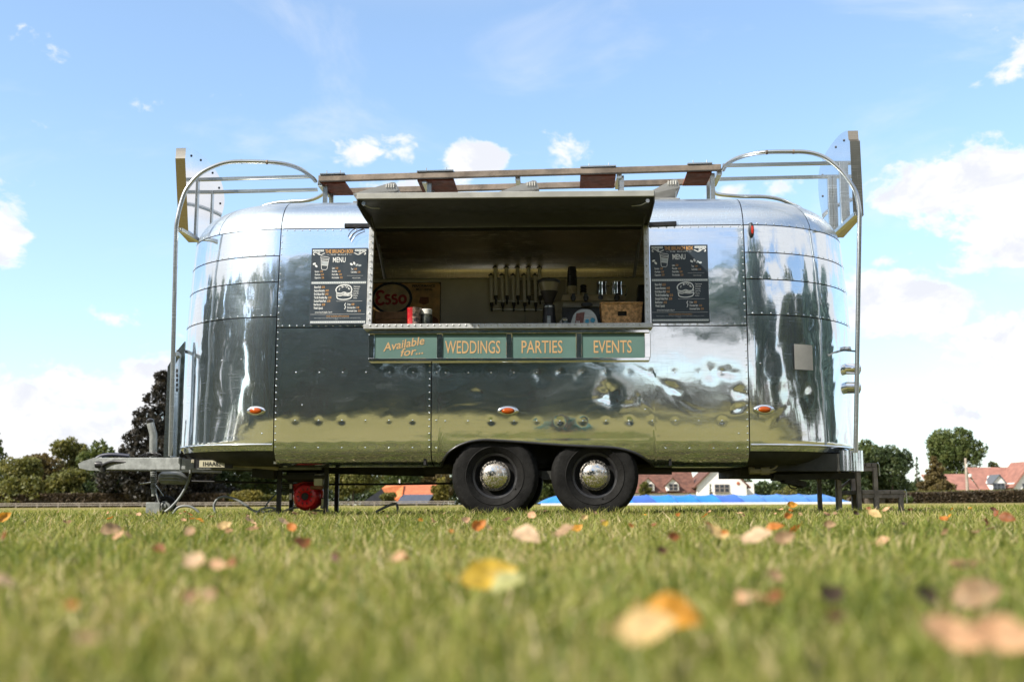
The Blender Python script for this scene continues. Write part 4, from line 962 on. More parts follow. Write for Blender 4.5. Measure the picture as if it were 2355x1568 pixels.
# glass jar
js = inside('glass_jar', 'small clip-top glass jar left of the rounded tin', 'jar', 1300, .3)
GLASS = mat('green_glass', (.10, .14, .13), .08, 0, .1, 20); c = Vector((P(1300, 730, .3).x, .3, ZC))
m = MB(); m.lathe([(.03, 0), (.033, .01), (.033, .07), (.026, .085), (.026, .095)], 20, c); m.build('jar_body', GLASS, js, 40)
m = MB(); m.lathe([(.029, .096), (.03, .105), (.01, .112), (0, .113)], 20, c); m.build('lid', STEEL, js, 40)
m = MB(); m.tube([c + Vector((-.034, -.01, .05)), c + Vector((-.042, -.01, .085)), c + Vector((-.02, -.01, .118)), c + Vector((.01, -.01, .116))], .003, 6); m.build('wire_clip', STEEL, js, 40)
# coffee grinder
gs = inside('coffee_grinder', 'coffee grinder with clear cone hopper of dark beans', 'coffee grinder', 1262, .42)
c = Vector((P(1262, 700, .42).x, .42, 0)); zt0, zb0 = P(1262, 647, .42).z, P(1262, 702, .42).z
SMOKE = mat('smoked_hopper', (.26, .23, .18), .12, 0, .1, 9); BEAN = mat('coffee_beans', (.012, .008, .006), .45, 0, .4, 90, .5, 160)
m = MB(); m.lathe([(.028, zb0), (.045, zb0 + .05), (.092, zt0 - .015)], 32, c); m.build('hopper', SMOKE, gs, 40)
m = MB(); m.lathe([(.0935, zt0 - .018), (.098, zt0 - .006), (.096, zt0 + .006), (.07, zt0 + .013), (.018, zt0 + .016), (.012, zt0 + .028), (0, zt0 + .03)], 32, c); m.build('hopper_lid', BLACKM, gs, 40)
m = MB(); m.lathe([(.030, zb0 + .004), (.0475, zb0 + .05), (.0755, zb0 + .118), (.0, zb0 + .12)], 32, c); m.build('beans', BEAN, gs, 40)
m = MB(); m.lathe([(.06, ZC - .0), (.062, ZC + .02), (.052, zb0 - .04), (.048, zb0), (.03, zb0 + .006)], 24, c); m.build('grinder_body', BLACKM, gs, 30)
m = MB(); m.lathe([(.05, zb0 - .04), (.0505, zb0 - .01)], 24, c); m.box((c.x, .36, (ZC + zb0) / 2 - .02), (.035, .02, .09), None, .004); m.build('steel_trim', STEEL, gs, 30)
# espresso machine
es = inside('espresso_machine', 'steel espresso machine with black knobs behind the basket', 'coffee machine', 1362, .8)
a, b = P(1289, 700, .65), P(1437, 676, .65); W = b.x - a.x; c = (a.x + b.x) / 2; zt3 = b.z; zb3 = P(1360, 706, .65).z
BRASS = mat('warm_brushed_steel', (.66, .56, .40), .38, .35, .15, 12); MSTEEL = mat('machine_steel', (.55, .53, .48), .4, .35, .12, 9)
m = MB(); m.prism([(a.x + .02, .65, zb3), (b.x - .0, .65, zb3), (b.x - .012, .70, zt3), (a.x + .03, .70, zt3)], (0, .42, 0)); m.build('upper_housing', MSTEEL, es, 0)
m = MB(); zm = P(1360, 692, .65).z
m.prism([(a.x + .005, .632, zm), (b.x, .632, zm), (b.x - .004, .66, zt3 - .003), (a.x + .018, .66, zt3 - .003)], (0, .012, 0)); m.build('control_panel', BRASS, es, 0)
m = MB(); m.box((c, .85, (ZC + zb3) / 2 + .02), (W * .96, .35, zb3 - ZC - .03)); m.build('lower_housing', BLACKM, es, 0)
m = MB(); m.box((c, .77, ZC + .02), (W, .42, .05)); m.build('drip_tray', STEEL, es, 0)
for px in (1318, 1347, 1418):
    k = P(px, 684, .62); m = MB(); m.lathe([(.024, 0), (.024, .02), (.019, .03), (.019, .05), (.014, .055), (0, .056)], 18, (k.x, .64, k.z), (0, -1, 0)); m.bar((k.x, .60, k.z - .035), (k.x, .60, k.z + .03), .03, .03, (0, 1, 0), .004); m.build('steam_knob', BLACKM, es, 40)
k = P(1381, 683, .62); m = MB(); m.lathe([(.022, 0), (.022, .008), (.0, .008)], 20, (k.x, .636, k.z), (0, -1, 0)); m.build('pressure_gauge', BLACKM, es, 40)
for px in (1349, 1408):
    k = P(px, 700, .62); m = MB(); m.lathe([(.05, 0), (.045, .006), (0, .007)], 24, (0, 0, 0), (0, -1, 0)); m.v = [(k.x + x, .625 + y, k.z + z * .42) for x, y, z in m.v]; m.build('badge', BLACKM, es, 40)
p = Print(); k = P(1394, 689, .62); p.text('espresso', k.x, k.z, .014, .7, .01, .3); p.build('lettering', BRASS, es, Matrix.Translation((0, .628, 0)))
# cups and jugs on the machine
def cups(label, px, n, r, zbase, ztop, tone, split):
    c = Vector((P(px, 650, .85).x, .85, zbase)); e = thing('paper_cup_stack', label, 'cups', c, MC, 'cup stacks on the espresso machine')
    hgt = ztop - zbase
    for k in range(n):
        z0 = c.z + hgt * .82 * k / max(1, n - 1); rr = r * (1.0 - .14 * k / n)
        mm = MB(); mm.lathe([(rr, z0), (rr * 1.03, z0 + .004), (rr * .98, z0 + .008), (rr * .80, z0 + hgt * .18)], 18, (c.x, c.y, 0)); mm.build('cup', CARD if k < split else BLACKM, e, 40)
    mm = MB(); mm.lathe([(r * .70, ztop - .01), (r * .72, ztop), (0, ztop)], 18, (c.x, c.y, 0)); mm.build('cup_base', CARD, e, 40)
CARD = mat('white_paper_cup', (.50, .44, .33), .7, 0, .08, 20)
cups('tall stack of black paper cups with white ones below', 1315, 12, .048, zt3 + .002, P(1315, 613, .85).z, None, 5); cups('short stack of small black paper cups', 1341, 5, .032, zt3 + .002, P(1341, 655, .85).z, None, 2)
for i, (px, lab) in enumerate(((1383, 'steel milk jug on the machine, nearer the cup stacks'), (1418, 'steel milk jug on the machine, nearer the black speaker'))):
    c = Vector((P(px, 660, .9).x, .9, zt3)); e = thing('milk_jug', lab, 'jug', c, MC, 'milk jugs on the espresso machine'); h = P(px, 649, .9).z - zt3
    m = MB(); m.lathe([(.052, 0), (.055, .01), (.046, h * .75), (.05, h), (.047, h), (.04, h * .7), (.04, .02), (0, .02)], 24, c); m.build('jug_body', CHROME, e, 40)
    m = MB(); m.tube(catmull([c + Vector((.05, .02, h * .8)), c + Vector((.085, .03, h * .75)), c + Vector((.09, .03, h * .35)), c + Vector((.055, .02, h * .2))], 4), .006, 8); m.build('jug_handle', STEEL, e, 40)
sp = inside('loudspeaker', 'black box loudspeaker at the right edge of the hatch', 'speaker', 1473, .5)
a, b = P(1463, 740, .5), P(1484, 655, .5); m = MB(); m.prism([(a.x - .0, .5, ZC), (b.x + .1, .5, ZC), (b.x + .1, .5, b.z), (a.x + .02, .5, b.z)], (0, .2, 0)); m.build('cabinet', BLACK, sp, 0)
m = MB(); m.lathe([(.06, 0), (.05, .006), (0, .002)], 20, ((a.x + b.x) / 2 + .06, .498, ZC + .12), (0, -1, 0)); m.build('grille', BLACKM, sp, 40)
st = thing('sugar_straw', 'thin white straw sticking up behind the small cups', 'straw', (P(1341, 660, .88).x, .88, zt3), MC); m = MB(); m.tube([P(1336, 676, .88), P(1341, 648, .88), P(1345, 638, .88)], .004, 6); m.build('straw_tube', WHITEP, st, 40)
# tins left
t1 = inside('red_tin', 'red printed tin on the counter by the left jamb', 'tin', 951, .22)
c = Vector((P(951, 720, .22).x, .22, ZC)); h = P(951, 709, .22).z - ZC
def tin_mat():
    m_, t, b = new_mat('printed_red_tin'); tc = t.node('ShaderNodeTexCoord').outputs['Object']
    s = t.node('ShaderNodeSeparateXYZ'); t.l.new(tc, s.inputs[0])
    n = t.noise(tc, 38, 5, .7, .6); k = t.ramp(s.outputs[0], -.005, .004)
    left = t.mix(t.ramp(n, .55, .68), (.42, .015, .025, 1), (.55, .30, .10, 1)); right = t.mix(t.ramp(n, .42, .58), (.05, .045, .04, 1), (.42, .30, .24, 1))
    low = t.mix(t.ramp(s.outputs[2], .035, .03), t.mix(k, left, right), (.03, .16, .20, 1))
    t.l.new(low, b.inputs['Base Color']); b.inputs['Roughness'].default_value = .3; return m_
TINM = tin_mat()
m = MB(); m.lathe([(.060, 0), (.062, .004), (.060, .008), (.060, h - .006), (.062, h - .002), (.059, h), (.0, h)], 28, c); m.build('tin_body', TINM, t1, 40)
t2 = inside('lidded_jar', 'dark printed jar with a white lid beside the red tin', 'jar', 982, .26)
c = Vector((P(980, 720, .26).x, .26, ZC)); h = P(980, 712, .26).z - ZC
m = MB(); m.lathe([(.048, 0), (.052, .006), (.052, h * .72), (.045, h * .78)], 28, c); m.build('jar_body', mat('printed_jar', (.05, .055, .04), .3, 0, .8, 45), t2, 40)
m = MB(); m.lathe([(.049, h * .78), (.050, h * .98), (.046, h), (0, h)], 28, c); m.build('lid', WHITEP, t2, 40)
cr = inside('wooden_crate', 'worn brown wooden crate in front of the oil sign', 'crate', 900, .5)
a, b = P(864, 740, .5), P(936, 716, .5); CRW = mat('worn_crate_wood', (.30, .16, .08), .8, 0, .4, 14, .3, 50)
for k in range(3):
    hz0 = ZC + (b.z - ZC) * k / 3; m = MB(); m.box(((a.x + b.x) / 2, .5, hz0 + (b.z - ZC) / 6), (b.x - a.x, .016, (b.z - ZC) / 3 - .006), None, .002); m.build('slat', CRW, cr, 0)
for sx in (a.x, b.x): m = MB(); m.box((sx, .6, (ZC + b.z) / 2), (.016, .2, b.z - ZC), None, .002); m.build('end_panel', CRW, cr, 0)
# enamel oil sign on the back wall
VS = BKW - .05
a, b = P(835, 760, VS), P(1014, 649, VS); SW, SH = b.x - a.x, b.z - a.z + .05; c = Vector(((a.x + b.x) / 2, VS, b.z - SH / 2))
es_ = thing('enamel_sign', 'old tan petrol sign with red lettering in a blue oval, on the back wall', 'sign', c, MC)
m = MB(); m.box(c, (SW, .012, SH), None, .003); m.build('plate', mat('dark_sign_edge', (.03, .02, .015), .5, 0, .2, 9), es_, 0)
MS = Matrix.Translation((c.x, VS - .007, c.z))
def sgn(cc, nm): return mat(nm, cc, .5, 0, .25, 9)
p = Print(); r_ = .02; p.poly([(-SW / 2 + .008, -SH / 2 + .008), (SW / 2 - .008, -SH / 2 + .008), (SW / 2 - .008, SH / 2 - .03), (SW / 2 - .014, SH / 2 - .014), (SW / 2 - .03, SH / 2 - .008), (-SW / 2 + .008, SH / 2 - .008)]); p.build('face_print', sgn((.62, .38, .15), 'tan_enamel'), es_, MS, .0005)
def sp_(px, py): q = P(px, py, VS); return q.x - c.x, q.z - c.z
ox, oy = sp_(901, 686); 
p = Print(); p.ellipse(ox, oy, .205, .165); p.build('oval_border', sgn((.012, .018, .035), 'navy_enamel'), es_, MS, .0012)
p = Print(); p.ellipse(ox, oy, .178, .140); p.build('oval_field', sgn((.66, .52, .34), 'cream_enamel'), es_, MS, .0018)
p = Print(); x_, y_ = sp_(865, 699); x2, y2 = sp_(934, 671)
wE = (x2 - x_)
lw = .026
def arcp(cx_, cy_, rx, ry, d0, d1, n=12): return [(cx_ + rx * math.cos(R(d0 + (d1 - d0) * i / n)), cy_ + ry * math.sin(R(d0 + (d1 - d0) * i / n))) for i in range(n + 1)]
hE = y2 - y_
ex = x_ + .042
p.stroke(arcp(ex, y_ + hE * .78, .034, hE * .27, 20, 265), lw); p.stroke(arcp(ex, y_ + hE * .24, .038, hE * .29, 95, 340), lw)
for k in range(2):
    sx_ = x_ + .115 + k * .068; p.stroke(arcp(sx_, y_ + hE * .56, .022, hE * .16, 30, 250, 8) + arcp(sx_, y_ + hE * .20, .024, hE * .2, 80, -150, 8), lw * .9)
p.ellipse(x_ + .262, y_ + hE * .36, .031, hE * .30, lw); p.build('lettering', sgn((.42, .02, .02), 'dark_red_enamel'), es_, MS, .0024)
p = Print(); x_, y_ = sp_(948, 661); x2, _ = sp_(1000, 661); p.text('PERFORMANCE', x_, y_, .026, .5, .03, fitw=x2 - x_); x_, y_ = sp_(957, 668.5); x2, _ = sp_(994, 668); p.text('MOTORING', x_, y_, .024, .5, .03, fitw=x2 - x_); p.build('small_lettering', BLACK, es_, MS, .0024)
p = Print(); x_, y_ = sp_(975, 690); p.poly([(x_ - .04, y_ + .03), (x_ + .045, y_ + .03), (x_ + .05, y_ - .03), (x_, y_ - .05), (x_ - .05, y_ - .03)]); x_, y_ = sp_(995, 740); p.ellipse(x_, y_, .055, .05); p.build('faded_patch', sgn((.22, .07, .025), 'rust_orange_enamel'), es_, MS, .0018)
# allergy notice and drink dispensers on the back wall
a, b = P(1194, 692, VS), P(1300, 642, VS); c = Vector(((a.x + b.x) / 2, VS + .03, (a.z + b.z) / 2))
nt_ = thing('wall_notice', 'pale printed food allergy notice pinned behind the drink dispensers', 'notice', c, MC)
m = MB(); m.box(c, (b.x - a.x, .003, b.z - a.z)); m.build('sheet', mat('notice_paper', (.42, .39, .33), .7, 0, .05, 9), nt_, 0)
p = Print(); 
for k, (tx, f, h) in enumerate((('FOOD ALLERGIES', .045, .022), ('AND', .02, .018), ('INTOLERANCES', -.01, .022))): p.text(tx, 0, f, h, .75, .01, align='C')
for k in range(4): p.stroke([(-.14, -.045 - k * .022), (.12, -.045 - k * .022)], .004)
p.build('lettering', BLACK, nt_, Matrix.Translation((c.x, c.y - .002, c.z)))
OPT_ = mat('optic_clear_tube', (.92, .90, .86), .15, 0, .05, 9)
ds = thing('dispenser_rack', 'rack of ten clear drink dispensers with black tops on the back wall', 'drink dispenser', (P(1190, 700, VS).x, VS, P(1190, 712, VS).z), MC)
def disp_(px, ytop, ybot, yv):
    a, b = P(px, ytop, VS - .04), P(px + 2, ybot, VS - .04); e = bpy.data.objects.new('dispenser', None); COL.objects.link(e); e.parent = ds
    m = MB(); m.tube([b, a], .0165, 10); m.build('tube', OPT_, e, 50)
    m = MB(); m.lathe([(.030, 0), (.024, .010), (.012, .014), (.010, .024), (0, .026)], 16, a, (0, 0, 1)); m.build('cap', BLACKM, e, 40)
    m = MB(); m.lathe([(.011, -.03), (.016, -.02), (.018, .012), (.012, .018)], 12, b, (0, 0, 1)); m.tube([b + Vector((0, 0, -.03)), b + Vector((0, 0, -.075))], .009, 8); m.build('valve', BLACKM, e, 40)
for k in range(5): disp_(1128.5 + k * 25.3, 634, 699, 0); disp_(1138 + k * 25.8 - k * .3, 616, 683, 0)
for yy in (692, 711): m = MB(); m.bar(P(1126, yy, VS - .02), P(1250, yy + 1.5, VS - .02), .012, .012); m.build('rack_bar', STEEL, ds, 0)

# ------------------------------------------------------------------ engine, hoses, steps
en = thing('petrol_engine', 'red petrol generator engine hung under the caravan', 'engine', (P(706, 1140, .75).x, .75, .02), MC)
c = P(704, 1141, .62)
m = MB(); m.lathe([(.0, .0), (.030, .004), (.033, .03), (.07, .05), (.092, .045), (.105, .02), (.118, -.01), (.125, -.06), (.125, -.10)], 40, c, (0, -1, 0)); m.build('fan_cover', REDP, en, 30)
m = MB(); m.lathe([(.032, .052), (.03, .056), (.028, .05), (0, .048)], 24, c, (0, -1, 0)); m.build('starter_ring', BLACKM, en, 40)
for k in range(10):
    th = k * math.pi / 5; m = MB(); m.box(c + Vector((.062 * math.cos(th), -.0475, .062 * math.sin(th))), (.007, .006, .022), Matrix.Rotation(-th + math.pi / 2, 3, 'Y')); m.build('cooling_slot', BLACK, en, 0)
m = MB(); m.prism([c + Vector(q) for q in ((-.13, .04, .10), (-.02, .04, .13), (.10, .04, .12), (.135, .04, .04), (.13, .04, -.03), (-.02, .04, -.115), (-.1, .04, -.06))], (0, .22, 0)); m.build('crankcase', REDP, en, 20)
m = MB(); m.box(c + Vector((-.03, .08, .17)), (.28, .25, .09), None, .015); m.build('fuel_tank', BLACK, en, 30)
fw_ = P(735, 1102, .6); m = MB(); m.box(fw_ + Vector((0, 0, -.015)), (.085, .1, .085), None, .012); m.lathe([(.048, .0), (.048, .014), (0, .016)], 18, fw_ + Vector((0, 0, .03))); m.build('air_filter', WHITEP, en, 30)
m = MB(); m.box(fw_ + Vector((-.015, 0, -.07)), (.11, .1, .03), None, .005); m.build('carburettor', mat('rusty_bracket', (.25, .10, .05), .6, 0, .3, 20), en, 30)
m = MB(); m.box(c + Vector((-.135, -.005, .0)), (.022, .012, .055)); m.box(c + Vector((-.135, -.005, .085)), (.02, .012, .04)); m.build('warning_label', WHITEP, en, 0)
for k in range(7): m = MB(); m.box(c + Vector((-.17 - .01 * (k % 2), .06, .02 + k * .016)), (.11, .13, .006)); m.build('cylinder_fin', BLACKM, en, 0)
m = MB(); m.box(c + Vector((.15, .05, -.05)), (.05, .12, .08), None, .01); m.tube([c + Vector((.13, 0, -.09)), c + Vector((.18, -.02, -.1)), c + Vector((.2, -.01, -.13))], .012, 8); m.build('exhaust', STEEL, en, 30)
fr = thing('engine_frame', 'black steel legs standing either side of the red engine', 'stand', (P(697, 1165, .6).x, .6, 0), MC)
for px in (643, 751):
    a = P(px, 1092, .55); m = MB(); m.bar((a.x, .55, .01), (a.x, .55, .45), .035, .035); m.build('leg', BLACK, fr, 0)
    m = MB(); m.bar((a.x, 1.0, .01), (a.x, 1.0, .45), .035, .035); m.build('leg', BLACK, fr, 0)
m = MB(); m.bar(P(643, 1096, .55), P(751, 1096, .55), .03, .03); m.build('top_bar', BLACK, fr, 0)
def hose(label, pts, v_, r_=.011, mt=None, name='hose', cat='hose'):
    q = [P(x, y, v_ if not isinstance(v_, list) else v_[i]) for i, (x, y) in enumerate(pts)]; b = min(q, key=lambda k: k.z)
    e = thing(name, label, cat, (b.x, b.y, max(0, b.z)), MC, 'hoses and cables on the grass'); m = MB(); m.tube(catmull(q, 6), r_, 9); m.build('hose_line', mt or HOSE, e, 60)
hose('grey hose drooping from the drawbar past the jockey wheel', [(438, 1075), (437, 1092), (428, 1118), (412, 1145), (393, 1166), (380, 1176)], .7, .012, None)
hose('tall grey hose loop standing on the grass left of the engine', [(495, 1178), (492, 1162), (500, 1147), (516, 1142), (540, 1147), (562, 1159), (590, 1176), (640, 1172)], .65)
hose('low grey hose loop right of the jockey wheel', [(398, 1180), (410, 1166), (430, 1163), (446, 1168), (458, 1178)], .7)
hose('grey hose arching from the grass left of the near wheels', [(862, 1178), (880, 1168), (905, 1158), (913, 1162), (915, 1180)], .7)
hose('thin dark cable running from the engine leg to the grass', [(641, 1118), (634, 1135), (618, 1152), (608, 1172), (622, 1178)], .6, .006, mat('dark_blue_cable', (.05, .08, .1), .5, 0, .1, 9))
hose('short grey hose coil at the foot of the engine leg', [(590, 1180), (602, 1170), (625, 1167), (645, 1174), (655, 1180)], .58)
hose('grey pipe lying on the grass beneath the engine', [(650, 1176), (672, 1168), (690, 1166), (712, 1172), (745, 1174)], .7, .011, HOSE)
# wooden steps at the far end
VS0 = .75; WX = lambda px, v_=VS0: P(px, 1100, v_).x
sp0 = thing('wooden_steps', 'weathered wooden steps at the right end of the caravan', 'steps', (WX(2025), 1.1, 0), MC)
ztop = P(2000, 1069, VS0).z; zlow = P(2040, 1131, VS0).z; VB = 1.55
xa, xb, xc, xd = WX(1974), WX(2010), WX(2018), WX(2078)
for nm, c_, s_ in (('tread', ((WX(1978) + xc) / 2, (VS0 + VB) / 2, ztop), (xc - WX(1978), VB - VS0, .04)), ('tread', ((WX(1980) + xd) / 2, (VS0 + VB) / 2, zlow), (xd - WX(1980), VB - VS0, .04))):
    for k in range(3):
        w3 = s_[0] / 3; mm = MB(); mm.box((c_[0] - s_[0] / 2 + w3 * (k + .5), c_[1], c_[2]), (w3 - .006, s_[1], .035), None, .003); mm.build('plank', WOOD, sp0, 0)
    mm = MB(); mm.box((c_[0], VS0 + .02, c_[2] - .03), (s_[0] * .98, .03, .045), None, .003); mm.build('apron', WOOD, sp0, 0)
    mm = MB(); mm.tube([Vector((c_[0] + s_[0] / 2, VS0 - .01, c_[2] + .02)), Vector((c_[0] + s_[0] / 2 + .012, VS0 - .01, c_[2] - .0)), Vector((c_[0] + s_[0] / 2 + .012, VS0 - .01, c_[2] - .09))], .006, 6); mm.build('handle_hook', STEEL, sp0, 40)
for px, zz_ in ((1974, ztop), (2013, ztop), (2070, zlow), (1929, ztop)):
    for v_ in (VS0 + .02, VB - .04): m = MB(); m.bar((WX(px), v_, 0), (WX(px), v_, zz_ - .02), .045, .035); m.build('leg', WOOD, sp0, 0)
m = MB(); m.bar((WX(1985), VB, zlow + .05), (WX(2010), VB, zlow + .12), .03, .02); m.build('brace', WOOD, sp0, 0)

# ================================================================== trees, hedges, houses behind
def quads_mesh(name, cen, ax, ay, tint, mt):
    """leaf blades: folded rhombs around each centre"""
    n = len(cen); co = np.empty((n, 4, 3)); co[:, 0] = cen - ax; co[:, 1] = cen - ay * .55; co[:, 2] = cen + ax; co[:, 3] = cen + ay * .55
    f = np.arange(n * 4).reshape(n, 4)
    me = np_mesh(name, co.reshape(-1, 3), f, False); me.materials.append(mt)
    at = me.attributes.new('tint', 'FLOAT', 'POINT'); at.data.foreach_set('value', np.repeat(tint, 4).astype(np.float32))
    return me
def rand_dir(n, r): v = r.normal(size=(n, 3)); return v / np.linalg.norm(v, axis=1)[:, None]
def crown_mesh(name, lobes, n, leaf, mt, seed, flat=0.0):
    r = np.random.default_rng(seed); L = np.array(lobes, float); vol = (L[:, 3] * L[:, 4] * L[:, 5]) ** (2 / 3); pick = r.choice(len(L), n, p=vol / vol.sum())
    d = rand_dir(n, r); rad = np.clip(1 - np.abs(r.normal(0, .22, n)), .2, 1.0) * r.uniform(.93, 1.12, n)
    cen = L[pick, :3] + d * L[pick, 3:6] * rad[:, None]
    # twig clumps: pull leaves toward shared points so that gaps open between them
    kk = max(30, n // 22); seeds_ = cen[r.choice(n, kk)]
    near = seeds_[r.integers(0, kk, n)]
    idx = np.empty(n, int)
    for s in range(0, n, 2000): idx[s:s + 2000] = ((cen[s:s + 2000, None, :] - seeds_[None]) ** 2).sum(-1).argmin(1)
    cen = cen * .72 + seeds_[idx] * .28 + r.normal(0, leaf * .35, (n, 3))
    a = rand_dir(n, r); b = np.cross(a, rand_dir(n, r)); b /= np.linalg.norm(b, axis=1)[:, None] + 1e-9
    sz = leaf * r.uniform(.6, 1.35, n)[:, None]
    clump = np.random.default_rng(seed + 1).uniform(0, 1, kk)[idx]
    tint = np.clip(.55 * clump + .45 * r.uniform(0, 1, n), 0, 1)
    return quads_mesh(name, cen, a * sz, b * sz, tint, mt)
BARK = mat('bark', (.075, .06, .045), .9, 0, .35, 6, .5, 18)
def trunk_mesh(name, h, r0, lobes, seed, zsplit=.45):
    rr = random.Random(seed); m = MB(); top = Vector((rr.uniform(-.3, .3), rr.uniform(-.3, .3), h * .85))
    pts = catmull([(0, 0, -.1), (rr.uniform(-.1, .1), rr.uniform(-.1, .1), h * .3), top * .65, top], 4)
    m.tube(pts, [r0 * (1.15 - .95 * i / (len(pts) - 1)) for i in range(len(pts))], 9)
    for l in lobes[:9]:
        s = pts[min(len(pts) - 2, int(len(pts) * rr.uniform(zsplit * .6, .75)))]; e = Vector(l[:3])
        mid = (s + e) / 2 + Vector((rr.uniform(-.3, .3), rr.uniform(-.3, .3), rr.uniform(0, .5)))
        q = catmull([s, mid, e], 4); m.tube(q, [r0 * .45 * (1 - .8 * i / (len(q) - 1)) for i in range(len(q))], 6)
    return m.mesh(name, (0, 0, 0), 60)
G = lambda *c: c
LEAF_OLIVE = leafy('olive_leaves', [(0, G(.05, .058, .014)), (.5, G(.13, .135, .034)), (1, G(.24, .215, .07))])
LEAF_GREEN = leafy('green_leaves', [(0, G(.032, .052, .016)), (.5, G(.085, .115, .032)), (1, G(.17, .185, .06))])
LEAF_DARK = leafy('dark_green_leaves', [(0, G(.022, .038, .016)), (.5, G(.055, .082, .032)), (1, G(.11, .135, .055))])
LEAF_PURPLE = leafy('copper_beech_leaves', [(0, G(.007, .008, .006)), (.5, G(.020, .018, .013)), (1, G(.05, .040, .026))], .2)
LEAF_TAN = leafy('autumn_tan_leaves', [(0, G(.06, .045, .018)), (.5, G(.12, .09, .035)), (1, G(.2, .16, .06))])
LEAF_YELLOW = leafy('yellow_green_leaves', [(0, G(.06, .06, .012)), (.5, G(.16, .14, .03)), (1, G(.30, .25, .06))])
LEAF_HEDGE = leafy('hedge_leaves', [(0, G(.028, .022, .013)), (.5, G(.07, .052, .03)), (1, G(.13, .085, .05))], .2)
def round_lobes(w, h, z0, seed, n=16):
    r = random.Random(seed); out = []
    for k in range(n):
        a = r.uniform(0, 2 * math.pi); t = r.random(); zz_ = z0 + (h - z0) * (.16 + .72 * t); rad = w * math.sqrt(max(.05, 1 - ((zz_ - z0) / (h - z0) * 2 - 1) ** 2)) * r.uniform(.35, .72)
        s = w * r.uniform(.30, .46); out.append((rad * math.cos(a), rad * math.sin(a), zz_, s, s, s * r.uniform(.7, .95)))
    out.append((0, 0, h - w * .3, w * .38, w * .38, w * .32)); out.append((0, 0, (h + z0) / 2, w * .6, w * .6, (h - z0) * .32)); return out
def cone_lobes(w, h, z0, seed, n=26):
    r = random.Random(seed); out = []
    for k in range(n):
        t = (k + .5) / n; zz_ = z0 + (h - z0) * t; rad = w * (1 - t) ** .8 * r.uniform(.45, .8); a = k * 2.4 + r.uniform(-.4, .4); s = max(.12 * w, w * .36 * (1 - t) + .07 * w)
        out.append((rad * math.cos(a), rad * math.sin(a), zz_, s * 1.25, s * 1.25, s * .62))
    out.append((0, 0, h - .05 * h, w * .08, w * .08, h * .06)); return out
def tree(name, label, px, top, halfw, Yd, mt, shape='round', z0f=.12, seed=1, n=3200, leaf=.34, cat='tree', group='trees along the field edge'):
    b = BG(px, 1158, Yd); h = BG(px, top, Yd).z; w = halfw * Yd / F
    lobes = (round_lobes if shape == 'round' else cone_lobes)(w, h, h * z0f, seed)
    e = thing(name, label, cat, (b.x, Yd, 0), None, group)
    link('crown', crown_mesh('crown', lobes, int(n * 2.6), leaf * .56, mt, seed), None, e); link('trunk', trunk_mesh('trunk', h, max(.12, h * .022), lobes, seed), BARK, e)
    return e
T = tree
T('conifer_tree', 'green feathery tree at the far left edge of the photo', -22, 985, 62, 128, LEAF_GREEN, 'cone', .05, 1, 2600)
T('broadleaf_tree', 'low olive bushy tree second from the left edge', 42, 1052, 62, 124, LEAF_OLIVE, 'round', .03, 2, 2600)
T('broadleaf_tree', 'pointed grey-green tree above the coupling head', 152, 1006, 52, 134, LEAF_OLIVE, 'round', .04, 3, 2800)
T('broadleaf_tree', 'rusty olive tree below the far left clouds', 92, 1042, 60, 131, LEAF_TAN, 'round', .03, 4, 2400)
T('broadleaf_tree', 'small green tree between the coupling and the copper beech', 222, 1012, 48, 130, LEAF_GREEN, 'round', .04, 5, 2600)
T('copper_beech', 'tall dark purple copper beech left of the caravan', 366, 858, 150, 120, LEAF_PURPLE, 'cone', .04, 6, 15000, .34)
T('broadleaf_tree', 'dense dark green bush under the drawbar', 255, 1082, 60, 121, LEAF_DARK, 'round', .02, 7, 2400)
T('broadleaf_tree', 'olive bush left of the drawbar bush', 160, 1085, 62, 120, LEAF_OLIVE, 'round', .02, 8, 2400)
T('broadleaf_tree', 'brown-tinged bush at the lower left', 60, 1100, 70, 119, LEAF_OLIVE, 'round', .02, 9, 2400)
T('broadleaf_tree', 'dark tree seen under the caravan right of the jockey wheel', 470, 1010, 75, 126, LEAF_DARK, 'round', .06, 10, 3600)
T('broadleaf_tree', 'dark tree seen under the caravan left of the engine', 585, 1000, 75, 128, LEAF_GREEN, 'round', .08, 11, 3600)
T('broadleaf_tree', 'low yellowing bush under the caravan beyond the tall hose', 560, 1128, 40, 117, LEAF_YELLOW, 'round', .02, 12, 900, .28)
T('broadleaf_tree', 'bright olive spreading tree just right of the engine', 810, 1040, 72, 120, LEAF_OLIVE, 'round', .18, 13, 4200, .30)
T('broadleaf_tree', 'dark tree behind the red engine', 690, 1030, 70, 130, LEAF_DARK, 'round', .05, 14, 3000)
T('broadleaf_tree', 'hazy tree left of the barn roof, beyond it', 910, 1070, 70, 172, LEAF_GREEN, 'round', .05, 15, 2600, .4)
T('broadleaf_tree', 'pale tan tree directly behind the barn ridge', 985, 1072, 55, 176, LEAF_TAN, 'round', .05, 16, 2200, .4)
T('broadleaf_tree', 'tall hazy tree behind the left wheel', 1060, 1080, 60, 180, LEAF_DARK, 'round', .05, 17, 2000, .4)
T('shrub', 'yellow-green shrub between the barn and the left wheel', 1014, 1098, 25, 112, LEAF_YELLOW, 'round', .02, 18, 1500, .22, 'shrub')
T('shrub', 'small green shrub in front of the barn hip', 893, 1132, 22, 113, LEAF_OLIVE, 'round', .02, 19, 900, .2, 'shrub')
T('shrub', 'sparse green shrub left of the dormers', 1484, 1108, 16, 112, LEAF_OLIVE, 'round', .02, 20, 700, .2, 'shrub')
T('broadleaf_tree', 'tree glimpsed between the two wheels', 1258, 1085, 60, 140, LEAF_GREEN, 'round', .05, 33, 2200)
